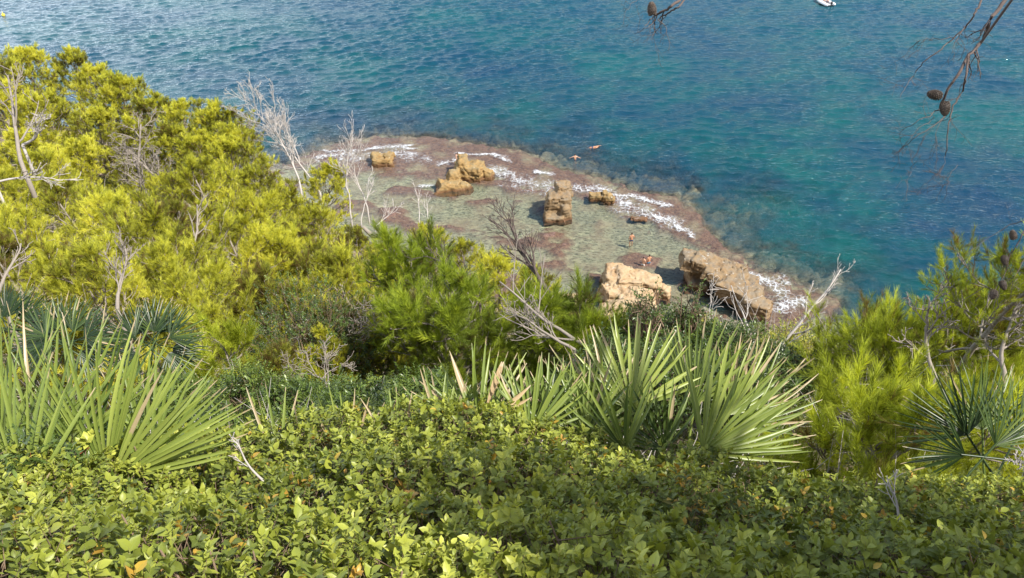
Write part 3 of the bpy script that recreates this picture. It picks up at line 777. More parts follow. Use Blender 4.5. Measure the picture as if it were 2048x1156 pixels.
def shrub_from_points(name, base, pos, dr, tm, rng, leafmat, stemmat, label, cat, group, tint, scl, stems=40, stem_r=.004, roll=None, branch_from=None):
    """shrub thing: 'leaves' and 'branches' parts"""
    t_ = thing(name, base, label, cat, group)
    b0 = np.array(base)
    mb = MB(); K = len(tm); w_ = rng.integers(0, K, len(pos)); rot = frames(dr, rng)
    for k in range(K):
        m = w_ == k; scatter(mb, tm[k], pos[m] - b0, rot[m], scl[m], tint[m])
    link(mb.mesh(name + "_leaves", leafmat), "leaves", t_)
    sb = MB()
    idx = rng.permutation(len(pos))[:stems]
    for i in idx:
        e = pos[i] - b0 + dr[i] * .05; s0 = np.array([e[0] * .35, e[1] * .35, min(-.1, e[2] - .5)]) + rng.normal(size=3) * .05
        m1 = s0 * .45 + e * .55 + rng.normal(size=3) * .06; m2 = s0 * .15 + e * .85 + rng.normal(size=3) * .02 - dr[i] * .02
        tube(sb, [s0, m1, m2, e], np.array([2.2, 1.5, .9, .5]) * stem_r, 4)
    # a short twig under every sprig
    for i in idx[:0]: pass
    q = pos - b0; n_ = len(q)
    side = norm(np.cross(dr, rng.normal(size=(n_, 3)))) * stem_r * .45
    side2 = np.cross(norm(dr), side)
    lo = q - dr * .09 + rng.normal(size=(n_, 3)) * .015; hi = q + dr * .06
    V = np.stack([lo + side, lo - side * .5 + side2 * .87, lo - side * .5 - side2 * .87, hi], 1).reshape(-1, 3)
    T = (np.array([[0, 1, 3], [1, 2, 3], [2, 0, 3]])[None] + (np.arange(n_) * 4)[:, None, None]).reshape(-1, 3)
    sb.add(V, T)
    link(sb.mesh(name + "_branches", stemmat), "branches", t_)
    return t_

# ---- the hedge in the foreground: a ragged surface shared by several shrubs
def hedge_z(x, y):
    top = 44.36 - .76 * y + .155 * np.exp(-((x + .25) / .8) ** 2) * np.clip(y - .9, 0, 1.2) - .15 * np.clip(x - .15, 0, 1.0) * np.clip(y - .7, 0, 1.2)
    n = fbm(p3(x * 1.3, y * 1.3), 3, 51)
    n2 = fbm(p3(x * 4.0, y * 4.0), 2, 52)
    return top + .09 * n + .05 * n2 - .04 * np.clip(x, 0, 2)
def hedge_far(x):
    xs_ = np.array([-2.6, -1.55, -1.15, -.9, -.6, 0, .45, .9, 1.4, 2.6])
    ys_ = np.array([1.15, 1.35, 1.9, 2.25, 2.35, 2.25, 2.0, 1.9, 1.95, 2.1])
    return np.interp(x, xs_, ys_)
rng = np.random.default_rng(9)
TB = [sprig(rng, 9, .040, .025, .065, (.55, 1.25)) for _ in range(5)] + [sprig(rng, 7, .044, .030, .05, (.6, 1.35)) for _ in range(3)]
TBs = [sprig(rng, 8, .030, .016, .055) for _ in range(4)]
N = 29000
hx = rng.uniform(-3.3, 3.5, N * 2); hy = rng.uniform(.25, 2.6, N * 2)
keep = hy < hedge_far(hx) + rng.normal(size=N * 2) * .05
hx, hy = hx[keep][:N], hy[keep][:N]
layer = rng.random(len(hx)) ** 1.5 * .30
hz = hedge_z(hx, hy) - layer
e = .02
nx_ = -(hedge_z(hx + e, hy) - hedge_z(hx - e, hy)) / (2 * e); ny_ = -(hedge_z(hx, hy + e) - hedge_z(hx, hy - e)) / (2 * e)
nr_ = norm(np.stack([nx_, ny_, np.ones(len(hx))], 1))
drr = norm(nr_ + rng.normal(size=(len(hx), 3)) * .42 + np.array([0, -.12, .25]))
pos_ = np.stack([hx, hy, hz], 1)
cent = [(-1.95, .9, "mastic"), (-1.35, .75, "b"), (-.45, .7, "b"), (-.75, 1.7, "b"), (.25, 1.55, "b"), (.55, .75, "b"), (1.2, 1.5, "b"), (1.6, .8, "b"), (2.2, 1.7, "b")]
HL = ["", "sunlit broad leaved shrub at the bottom edge left of centre", "sunlit broad leaved shrub with the largest leaves at the bottom centre",
      "pale sunlit shrub top in front of the thin palm leaf tips", "sunlit hedge shrub below the centre palm fans",
      "half shaded broad leaved shrub at the bottom right of centre", "shaded shrub top below the large right palm fan",
      "dark shaded broad leaved shrub at the bottom right corner", "shaded shrub below the nearest pine at the right edge"]
cc = np.array([[c[0], c[1]] for c in cent])
dist = np.hypot(hx[:, None] + rng.normal(size=(len(hx), 1)) * .08 - cc[None, :, 0], hy[:, None] - cc[None, :, 1]); own = dist.argmin(1)
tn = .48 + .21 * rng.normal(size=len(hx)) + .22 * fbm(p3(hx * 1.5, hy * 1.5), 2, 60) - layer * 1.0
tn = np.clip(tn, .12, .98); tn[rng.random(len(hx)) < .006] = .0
scl_ = rng.uniform(.45, .88, len(hx))
for k, (cx, cy, kd) in enumerate(cent):
    m = own == k
    if kd == "b":
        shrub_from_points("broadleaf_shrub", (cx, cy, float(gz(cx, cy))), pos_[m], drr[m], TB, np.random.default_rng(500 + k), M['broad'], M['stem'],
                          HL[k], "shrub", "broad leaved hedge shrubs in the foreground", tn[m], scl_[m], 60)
TM = []
for _ in range(5):   # pinnate mastic sprays
    mb = MB(); q = np.array([[0, 0, 0.0]] * 6); az = np.arange(6) * 1.1 + rng.random() ; a_ = rng.uniform(.4, 1.0, 6)
    dv = np.stack([np.cos(az) * np.sin(a_), np.sin(az) * np.sin(a_), np.cos(a_)], 1); q = dv * .01 + np.stack([az * 0, az * 0, np.linspace(0, .06, 6)], 1)
    scatter(mb, sprig(rng, 8, .027, .0105, .055, (1.0, 1.25), .1, .6, True, 3), q, frames(dv, rng), rng.uniform(.8, 1.15, 6), rng.normal(size=6) * .08)
    TM.append((np.concatenate(mb.V), np.concatenate(mb.T), np.concatenate(mb.A), np.concatenate(mb.B)))
m = own == 0
ex = np.stack([rng.uniform(-2.6, -1.0, 900), rng.uniform(.5, 2.1, 900)], 1)
zz_ = hedge_z(ex[:, 0], ex[:, 1]) - .05 - rng.random(900) * .3
pm = np.concatenate([pos_[m][::2], np.stack([ex[:, 0], ex[:, 1], zz_], 1)]); dm = norm(rng.normal(size=(len(pm), 3)) * .5 + (0, -.1, 1))
shrub_from_points("mastic_shrub", (-1.7, 1.2, gz(-1.7, 1.2)), pm, dm, TM, np.random.default_rng(77), M['mastic'], M['redstem'],
                  "dark green shrub with small narrow leaves and red stems under the left palm", "shrub", None, np.clip(.5 + .2 * rng.normal(size=len(pm)), .05, 1), rng.uniform(.8, 1.2, len(pm)), 50, .0035)

def dome_shrub(name, px, py, D, rx, ry, rz_, n, tm, mat, stem, label, seed, size=1.0, group=None, tintm=.5, dens=.55):
    rg = np.random.default_rng(seed); tp = P(px, py, D); c = tp - np.array([0, 0, rz_])
    u = norm(rg.normal(size=(n, 3))); u[:, 2] = np.abs(u[:, 2]) * 1.0 - .25; u = norm(u)
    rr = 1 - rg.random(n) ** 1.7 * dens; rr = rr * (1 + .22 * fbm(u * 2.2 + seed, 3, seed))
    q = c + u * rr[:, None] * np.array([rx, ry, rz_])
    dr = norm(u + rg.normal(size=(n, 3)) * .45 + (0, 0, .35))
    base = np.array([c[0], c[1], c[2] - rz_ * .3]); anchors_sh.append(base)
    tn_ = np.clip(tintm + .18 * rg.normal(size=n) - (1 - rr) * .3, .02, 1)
    return shrub_from_points(name, base, q, dr, tm, rg, mat, M[stem], label, "shrub", group, tn_, rg.uniform(.8, 1.25, n) * size, 40, .005 * size)
anchors_sh = []
rg_ = np.random.default_rng(12)
TS = [sprig(rg_, 8, .034, .017, .09, n=2) for _ in range(4)]
TS2 = [sprig(rg_, 8, .045, .018, .10, (.6, 1.2), n=2) for _ in range(4)]
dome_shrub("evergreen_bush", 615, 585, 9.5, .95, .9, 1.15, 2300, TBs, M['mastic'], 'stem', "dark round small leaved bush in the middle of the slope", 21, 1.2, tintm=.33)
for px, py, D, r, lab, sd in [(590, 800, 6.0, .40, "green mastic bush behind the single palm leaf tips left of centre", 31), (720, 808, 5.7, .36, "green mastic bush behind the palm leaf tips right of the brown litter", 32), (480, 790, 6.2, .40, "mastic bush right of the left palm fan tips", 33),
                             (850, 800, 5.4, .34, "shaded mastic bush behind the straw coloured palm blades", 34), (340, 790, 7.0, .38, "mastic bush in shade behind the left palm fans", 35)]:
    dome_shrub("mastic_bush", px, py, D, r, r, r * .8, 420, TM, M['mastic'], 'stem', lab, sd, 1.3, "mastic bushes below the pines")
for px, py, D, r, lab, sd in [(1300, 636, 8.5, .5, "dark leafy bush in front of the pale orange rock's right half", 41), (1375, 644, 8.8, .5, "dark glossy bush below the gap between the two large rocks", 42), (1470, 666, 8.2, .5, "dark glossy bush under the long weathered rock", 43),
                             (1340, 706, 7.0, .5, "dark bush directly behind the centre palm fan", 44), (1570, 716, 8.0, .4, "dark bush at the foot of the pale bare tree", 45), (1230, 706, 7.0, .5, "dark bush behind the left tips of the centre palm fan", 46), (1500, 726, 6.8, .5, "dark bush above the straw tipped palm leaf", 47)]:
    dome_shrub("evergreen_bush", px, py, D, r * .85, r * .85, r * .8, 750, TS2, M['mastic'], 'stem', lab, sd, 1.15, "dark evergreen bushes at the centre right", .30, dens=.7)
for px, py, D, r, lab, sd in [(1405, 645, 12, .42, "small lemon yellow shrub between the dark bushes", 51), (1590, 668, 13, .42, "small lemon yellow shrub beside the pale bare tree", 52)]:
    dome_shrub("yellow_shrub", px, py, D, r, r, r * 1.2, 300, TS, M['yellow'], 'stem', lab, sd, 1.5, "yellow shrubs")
# little upright saplings before the lagoon
for px, py, D, lab, sd in [(1300, 575, 8.0, "leafy dark sapling before the pale orange rock", 61), (1388, 578, 8.4, "thin leafy sapling tip between the two large rocks", 62)]:
    dome_shrub("leafy_sapling", px, py, D, .17, .17, .35, 60, TS2, M['mastic'], 'stem', lab, sd, 1.0, None, .3, dens=.9)

# ================================================================ FAN PALMS
def palm_leaf(rng, L, nseg, spread, wseg, tipcut=.08, join=.34, cup=.25, drop=.1, petiole=.35, tint=.5, dryfrac=.12):
    """fan in local space: hastula at origin, axis +Z, blade normal about +Y"""
    mb = MB()
    for k in range(nseg):
        f = (k + .5) / nseg * 2 - 1; a_ = f * spread + rng.normal() * .03
        Lk = L * (1 - .22 * abs(f) ** 2) * rng.uniform(.9, 1.04)
        cut = rng.random() < .8
        n = 7; t_ = np.linspace(0, 1, n)
        dirv = np.array([math.sin(a_), 0, math.cos(a_)]); side = np.array([math.cos(a_), 0, -math.sin(a_)])
        twist = rng.normal() * .5
        bend = rng.normal() * .10 + drop
        cen = dirv[None] * (t_ * Lk)[:, None] + np.array([0, -1, 0])[None] * ((t_ ** 2) * Lk * bend + cup * Lk * (abs(f) ** 2) * t_)[:, None]
        cen += side[None] * (rng.normal() * .05 * Lk * t_ ** 2)[:, None]
        wmax = L * join * 2 * spread / nseg * .5
        wd = np.interp(t_, [0, join, .6, .93, 1], [.0015, min(wmax, wseg / 2), wseg / 2 * .85, wseg / 2 * .35, wseg / 2 * (.14 if cut else .03)])
        tw = np.interp(t_, [0, join, 1], [0, 0, 1]) * twist
        sv = side[None] * np.cos(tw)[:, None] + np.array([0, 1, 0])[None] * np.sin(tw)[:, None]
        fold = np.array([0, 1, 0])[None] * (wd * .55)[:, None]
        le = cen - sv * wd[:, None] + fold; ri = cen + sv * wd[:, None] + fold
        V = np.concatenate([cen, le, ri]); Q = []
        for i in range(n - 1): Q += [[i, i + 1, n + i + 1, n + i], [i, 2 * n + i, 2 * n + i + 1, i + 1]]
        dead = rng.random() < dryfrac
        dryt = rng.uniform(.84, 1.02) if not dead else rng.uniform(.3, .7)
        mid = np.tile(np.clip((t_ - dryt) / .06, 0, 1), 3)
        mb.add(V, None, Q, np.clip(tint + rng.normal() * .10 + .1 * (t_[[*range(n)] * 3] - .5), 0, 1), mid)
    # petiole
    pt = np.array([[0, 0, .02], [0, -.004, -petiole * .4], [0, .02, -petiole]])
    tube(mb, pt, [.006, .006, .009], 5, tint)
    return mb

def fan_palm(label, leaves, base, group=None, seed=0, stem_h=.3):
    rng = np.random.default_rng(seed)
    t_ = thing("fan_palm", base, label, "palm", group)
    b0 = np.array(base)
    for lf in leaves:
        px, py, D, tx, ty, L = lf[:6]; kw = lf[6] if len(lf) > 6 else {}
        o_ = P(px, py, D); far = P(tx, ty, D + kw.get('dz', 0)); ax = norm(far - o_)
        nrm = np.array(kw.get('n', (0, -1, .25)), float)      # which way the fan faces
        y = norm(nrm - (nrm @ ax) * ax); x = np.cross(y, ax)
        mb = palm_leaf(rng, L, kw.get('ns', 22), kw.get('sp', 1.25), kw.get('w', .0155), cup=kw.get('cup', .12), drop=kw.get('drop', .06), tint=kw.get('tint', .5), dryfrac=kw.get('dry', .03), petiole=kw.get('pet', .45), join=kw.get('join', .26))
        Mx = np.stack([x, y, ax], 1)
        mb.V = [v @ Mx.T + (o_ - b0) for v in mb.V]
        link(mb.mesh("fan_leaf", M['palm_dry'] if kw.get('allDry') else M['palm']), "leaf", t_)
    sb = MB(); tube(sb, [[0, 0, -.3], [0, 0, 0], [.02, 0, stem_h]], [.07, .08, .05], 8)
    link(sb.mesh("palm_stem", M['stem']), "stem", t_)
    return t_

def pb(px, py, D, dz=.0):
    p = P(px, py, D); return (p[0], p[1], min(gz(p[0], p[1]), p[2] - .3) + dz)

fan_palm("large fan palm with upright stiff green leaves at the left edge", [
    (215, 955, 2.45, 250, 700, .52, dict(sp=1.15, ns=24, dz=-.15, tint=.62)), (225, 960, 2.35, 460, 770, .50, dict(sp=.55, ns=13, tint=.72, dz=-.1)),
    (90, 930, 2.75, 80, 660, .60, dict(sp=1.0, ns=22, tint=.5)), (170, 930, 2.9, 200, 640, .60, dict(sp=.9, ns=20, tint=.45)), (300, 930, 2.9, 330, 720, .45, dict(sp=.9, ns=18, tint=.45)),
    (55, 1010, 2.2, 0, 800, .45, dict(sp=.8, ns=15, tint=.6)), (10, 930, 2.6, -60, 700, .55, dict(sp=1.1, ns=18, tint=.5)), (20, 1060, 2.0, 90, 1080, .25, dict(sp=1.2, ns=12, tint=.55)),
], pb(170, 1060, 2.7), seed=1)
fan_palm("fan palm whose thin straw tipped leaf blades poke up behind the hedge left of centre", [
    (560, 940, 2.9, 540, 770, .34, dict(sp=.75, ns=9, w=.014, tint=.6, dry=.5)), (700, 950, 2.95, 650, 760, .36, dict(sp=.7, ns=9, w=.014, dry=.4, tint=.6)), (800, 945, 2.95, 780, 770, .34, dict(sp=.8, ns=10, w=.014, dry=.6, tint=.6)),
], pb(680, 1000, 3.0), seed=2)
fan_palm("fan palm with a dense row of straw tipped blades and two tan dead blades", [
    (890, 870, 3.2, 870, 730, .30, dict(sp=1.0, ns=16, w=.015, dry=.3, tint=.55)), (1060, 870, 3.0, 1110, 740, .33, dict(sp=1.0, ns=18, w=.015, dry=.15, tint=.6)), (1170, 870, 3.1, 1190, 730, .33, dict(sp=1.1, ns=18, w=.016, tint=.5)),
    (960, 860, 3.2, 950, 690, .38, dict(sp=1.15, ns=20, w=.017, dry=.2, tint=.6)), (1010, 880, 3.3, 1000, 740, .33, dict(sp=1.2, ns=20, w=.014, dry=.3)), (1090, 880, 3.1, 1080, 720, .34, dict(sp=1.0, ns=20, w=.018, tint=.35)),
    (1130, 880, 3.15, 1150, 740, .34, dict(sp=1.1, ns=18, w=.017, tint=.5)), (950, 850, 2.95, 1080, 785, .27, dict(sp=.03, ns=2, w=.03, allDry=1)), (962, 840, 3.05, 1010, 720, .28, dict(sp=.03, ns=2, w=.03, allDry=1)),
], pb(1040, 950, 3.2), seed=3)
fan_palm("fan palm with a wide open sunlit fan of brown tipped blades in the centre", [
    (1262, 818, 3.15, 1262, 640, .385, dict(sp=1.25, ns=26, w=.020, tint=.78, dry=.12, join=.42, cup=.03)), (1215, 850, 3.3, 1150, 680, .42, dict(sp=.9, ns=20, tint=.5, dry=.2)), (1250, 900, 3.0, 1180, 800, .33, dict(sp=1.2, ns=16, tint=.4)),
    (1200, 880, 3.2, 1120, 760, .36, dict(sp=.8, ns=15, tint=.4)), (1330, 900, 3.1, 1270, 760, .30, dict(sp=1.2, ns=18, tint=.35)),
], pb(1240, 960, 3.1), seed=4)
fan_palm("fan palm with the largest fan sweeping up to the right beside the near pine", [
    (1405, 905, 2.85, 1560, 745, .47, dict(sp=.95, ns=22, w=.0155, tint=.72, dry=.05, join=.40, n=(-.35, -1, .35), cup=.02)), (1388, 812, 3.2, 1415, 640, .40, dict(sp=.85, ns=20, w=.0155, tint=.62, join=.5, n=(-.6, -1, .1), dry=.03)),
    (1455, 830, 3.3, 1560, 690, .38, dict(sp=.9, ns=20, tint=.6, dry=.7)), (1430, 920, 2.9, 1600, 840, .42, dict(sp=.6, ns=14, tint=.55)),
    (1480, 850, 3.35, 1620, 740, .42, dict(sp=1.0, ns=18, tint=.5, dry=.4)),
], pb(1410, 980, 3.0), seed=5)
fan_palm("fan palm in shade with radiating dark blades near the right edge", [  # low leaf tints paint this palm's shade into its colour
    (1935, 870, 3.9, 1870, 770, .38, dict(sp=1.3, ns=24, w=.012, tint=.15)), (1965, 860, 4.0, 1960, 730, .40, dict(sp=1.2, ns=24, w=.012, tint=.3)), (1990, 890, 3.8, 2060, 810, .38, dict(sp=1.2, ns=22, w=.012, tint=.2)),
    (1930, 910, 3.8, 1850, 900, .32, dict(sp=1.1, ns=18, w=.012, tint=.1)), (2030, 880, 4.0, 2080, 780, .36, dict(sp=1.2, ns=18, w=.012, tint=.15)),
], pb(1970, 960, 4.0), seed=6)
DP = "dark fan palms in the shade at the left"
def shade_tinted_palm(cx, cy, D, label, seed):  # very low tint puts the shade into the blade colour
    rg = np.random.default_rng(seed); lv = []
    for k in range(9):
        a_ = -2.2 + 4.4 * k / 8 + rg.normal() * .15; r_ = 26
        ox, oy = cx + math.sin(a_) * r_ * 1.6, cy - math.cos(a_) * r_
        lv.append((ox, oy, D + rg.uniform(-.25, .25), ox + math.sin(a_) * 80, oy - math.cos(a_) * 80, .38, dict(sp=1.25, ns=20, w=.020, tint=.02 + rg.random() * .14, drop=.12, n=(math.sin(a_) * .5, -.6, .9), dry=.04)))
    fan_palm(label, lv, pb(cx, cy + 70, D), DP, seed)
shade_tinted_palm(130, 685, 7.6, "dark shaded fan palm with blue green fans behind the large left palm", 71)
shade_tinted_palm(305, 690, 7.9, "dark shaded fan palm with hanging lower leaves left of the young yellow pine", 72)
shade_tinted_palm(20, 660, 8.2, "dark shaded fan palm cut by the left edge", 73)

# ================================================================ DEAD AND BARE TREES
def bare(name, label, root, top, D0, D1, r, seed, mat='dead', nch=(7, 5, 4), maxl=3, ang=(.35, .8), ratio=.55, wob=.14, group=None, minr=.006, start=.2, cat="dead tree", trop=(0, 0, .06)):
    a_ = P(*root, D0); b_ = P(*top, D1); rg = np.random.default_rng(seed)
    out, tips = [], []
    grow(rg, [0, 0, 0], b_ - a_, np.linalg.norm(b_ - a_), r, 0, maxl, out, tips, 9, wob, trop, nch, ang, ratio, start, .6)
    o0 = out[0][0]; tr_ = [(np.array([o0[0] + [0, 0, -.9], o0[0]]), np.array([r * 1.1, r]), 0)]
    t_ = thing(name, a_, label, cat, group)
    link(branches_mesh(tr_ + out[:1], "dead_trunk", M[mat], minr), "trunk", t_)
    link(branches_mesh(out[1:], "dead_branches", M[mat], minr), "branches", t_)
    return t_

bare("dead_bush", "large bleached dead bush with twigs fanning up left over the sea", (640, 385), (500, 215), 38, 39, .05, 1, nch=(17, 8, 4), ang=(.25, .8), ratio=.5, trop=(-.05, 0, .05), minr=.0085, wob=.17)
bare("dead_bush", "bleached twigs in front of the leaning dead bush", (600, 370), (570, 240), 37, 37, .05, 2, nch=(10, 7, 3), ang=(.3, .8), minr=.0085)
bare("bare_tree", "upright white bare stems beside the round crowned pine", (700, 420), (668, 285), 34, 34.5, .035, 3, nch=(8, 4, 2), ang=(.25, .6), minr=.0085)
bare("bare_tree", "white bare stems crossing at the right of the round crowned pine", (735, 415), (700, 300), 34, 34.5, .03, 4, nch=(9, 5, 2), ang=(.3, .7), minr=.008)
bare("bare_tree", "thin white forked sapling over the pale lagoon", (722, 440), (752, 355), 33, 33.5, .022, 5, nch=(5, 3), maxl=2, ang=(.25, .6), minr=.009, group="thin bare saplings over the lagoon")
bare("bare_tree", "low white twigs leaning right above the fallen log", (750, 452), (800, 405), 32, 32.5, .02, 6, nch=(7, 4), maxl=2, ang=(.3, .7), minr=.008, group="thin bare saplings over the lagoon")
bare("bare_tree", "thin pale forked sapling right of the fallen log", (838, 440), (845, 372), 31, 31.5, .02, 7, nch=(5, 3), maxl=2, ang=(.25, .6), minr=.008, group="thin bare saplings over the lagoon")
bare("bare_tree", "faint pale twigs rising above the bright pine tops", (865, 460), (870, 400), 29, 29.5, .02, 8, nch=(6, 3), maxl=2, ang=(.25, .6), minr=.006, group="thin bare saplings over the lagoon")
bare("bare_tree", "dark bare tree with fine branches in front of the lagoon", (1110, 600), (1010, 440), 9.5, 9.8, .035, 9, 'twig', nch=(9, 6, 3), ang=(.3, .75), minr=.0035, wob=.10)
bare("bare_tree", "thin dark bare stems left of the dark bare tree", (960, 600), (880, 470), 9.3, 9.6, .015, 10, 'twig', nch=(6, 4), maxl=2, ang=(.3, .7), minr=.003)
bare("dead_branch", "tangle of grey bare branches under the green pines", (1150, 700), (1010, 660), 7.8, 7.9, .018, 11, 'bark', nch=(9, 5, 3), ang=(.4, 1.1), minr=.0035, wob=.16)
bare("dead_branch", "thick leaning grey trunk under the dark green pine", (1230, 730), (970, 600), 8.2, 8.8, .026, 12, 'bark', nch=(5, 4), maxl=2, ang=(.4, 1.0), minr=.004, wob=.08)
bare("bare_tree", "pale bare tree with a curved trunk in front of the reef end", (1530, 740), (1590, 500), 10.5, 10.6, .024, 13, 'dead', nch=(8, 5, 3), ang=(.3, .9), minr=.003, wob=.12, ratio=.33)
bare("bare_tree", "slender pale bare stem left of the curved bare trunk", (1520, 740), (1500, 560), 10.4, 10.6, .018, 14, 'dead', nch=(5, 4), maxl=2, ang=(.5, 1.2), minr=.0035, wob=.14)
bare("bare_tree", "thin twigs in front of the long weathered rock", (1440, 690), (1430, 570), 9.4, 9.4, .008, 15, 'dead', nch=(5, 3), maxl=2, ang=(.5, 1.2), minr=.003, wob=.2)
bare("bare_tree", "pale trunk with crooked arms at the far left edge", (50, 345), (-25, 135), 25, 25.5, .075, 16, 'bark', nch=(5, 4, 3), ang=(.5, 1.1), minr=.012, wob=.08)
bare("dead_branch", "pale bare arm arching right from the trunk at the left edge", (45, 290), (125, 240), 25, 25, .045, 17, 'dead', nch=(6, 5, 3), ang=(.3, .9), minr=.009, wob=.16)
bare("dead_bush", "tangle of grey brown dead twigs among the headland pines", (330, 420), (195, 290), 26, 26, .07, 18, 'bark', nch=(14, 8, 5), ang=(.3, 1.1), ratio=.45, minr=.0075, wob=.2, trop=(0, 0, -.03))
bare("dead_bush", "second grey dead tangle right of the first", (400, 430), (260, 320), 25.5, 25.5, .06, 19, 'bark', nch=(14, 8, 5), ang=(.3, 1.1), ratio=.45, minr=.0075, wob=.2, trop=(0, 0, -.03))
bare("dead_branch", "long pale branch lying across the pines at the left edge", (-10, 365), (120, 360), 19, 19, .03, 20, 'dead', nch=(8, 6), maxl=2, ang=(.3, .8), minr=.007, wob=.1)
bare("bare_tree", "pale forked trunk showing inside the pine left of centre", (385, 500), (375, 405), 14.6, 14.6, .03, 21, 'bark', nch=(6, 4), maxl=2, ang=(.3, .8), minr=.005)
bare("bare_tree", "grey stems rising behind the dark fan palms", (235, 620), (265, 480), 9.8, 10, .026, 22, 'bark', nch=(8, 5, 3), ang=(.3, .8), minr=.004)
bare("bare_tree", "thin curved grey stem in front of the pines at the left edge", (-5, 590), (35, 480), 10.2, 10.2, .025, 23, 'bark', nch=(6, 4), maxl=2, ang=(.3, .8), minr=.005)
bare("bare_tree", "twisted grey bare limbs in the right hand pines", (1870, 755), (1800, 600), 6.9, 7.0, .02, 24, 'bark', nch=(7, 5, 3), ang=(.4, 1.1), minr=.004, wob=.16)
bare("bare_tree", "pale bare trunk with level arms near the right edge", (2010, 760), (1990, 600), 6.6, 6.8, .022, 25, 'bark', nch=(7, 5, 3), ang=(.6, 1.3), minr=.004, wob=.12)
bare("dead_branch", "pile of fine grey twigs at the right end of the hedge", (2060, 985), (1960, 900), 3.2, 3.1, .010, 26, 'dead', nch=(10, 6, 3), ang=(.5, 1.2), minr=.0016, wob=.2)
bare("dead_branch", "brown dead twigs and litter below the dark round bush", (660, 800), (600, 715), 8.0, 8.4, .015, 27, 'bark', nch=(9, 6, 4), ang=(.4, 1.2), ratio=.6, minr=.003, wob=.25)
bare("dead_branch", "pale bleached twigs between the olive pine and the green pine", (790, 720), (770, 590), 10, 10, .014, 28, 'bark', nch=(8, 6, 3), ang=(.6, 1.3), ratio=.7, minr=.004, wob=.25)
bare("dead_branch", "thin dry sprig standing out of the hedge at the right", (1800, 1050), (1790, 940), 2.1, 2.1, .004, 29, 'dead', nch=(5, 3), maxl=2, ang=(.3, .8), minr=.0012, wob=.12)
bare("dead_branch", "dry grey twig crossing the hedge at the left", (525, 960), (440, 905), 2.3, 2.3, .004, 30, 'dead', nch=(4, 3), maxl=2, ang=(.3, .8), minr=.0013, wob=.12)
# fallen log
a_ = P(715, 452, 31); b_ = P(772, 482, 30.5); mb = MB()
pts = [a_ * (1 - f) + b_ * f + np.array([0, 0, .08 * math.sin(f * 9)]) for f in np.linspace(0, 1, 9)]
tube(mb, np.array(pts) - b_, [.03, .06, .08, .09, .10, .10, .12, .13, .11], 10)
o = link(mb.mesh("fallen_log", M['bark'], True), "fallen_log", loc=b_); tag(o, "pale fallen log lying at the lagoon side of the pines", "log")

# ================================================================ HANGING BRANCHES WITH CONES
def cone_mesh(seed=0):
    rg = np.random.default_rng(seed); mb = MB(); n = 120
    core_t = np.linspace(0, 1, 9)
    tube(mb, np.stack([0 * core_t, 0 * core_t, core_t * .052], 1), .021 * np.sin(np.pi * (core_t * .82 + .14)) ** .8, 9, .2)
    for k in range(n):
        t_ = (k + .5) / n; az = k * 2.39996; r_ = .021 * math.sin(math.pi * (t_ * .82 + .14)) ** .8
        el = -.2 + 1.2 * t_
        d = np.array([math.cos(az) * math.cos(el), math.sin(az) * math.cos(el), math.sin(el)]); s_ = np.array([-math.sin(az), math.cos(az), 0]); u = np.cross(d, s_)
        b_ = np.array([0, 0, t_ * .05]) + d * r_ * .6; L = .014; w_ = .006
        V = [b_ - s_ * w_ * .5, b_ + s_ * w_ * .5, b_ + d * L * .8 + s_ * w_, b_ + d * L * .8 - s_ * w_, b_ + d * L + u * .002, b_ + d * L * .75 + u * .004]
        mb.add(V, [[3, 2, 4], [3, 4, 5], [4, 2, 5], [0, 3, 5], [1, 5, 2]], [[0, 1, 2, 3]], .3 + .5 * (k % 3) / 3)
    t = NT("cone_scale"); c = t.ramp(t.attr("tint"), [(0, (.015, .01, .008)), (.5, (.06, .042, .03)), (1, (.15, .11, .08))])
    return mb.mesh("pine_cone", t.done(t.n("BsdfPrincipled", ins={"Base Color": c, "Roughness": .7}).outputs[0]))
CONE = cone_mesh()

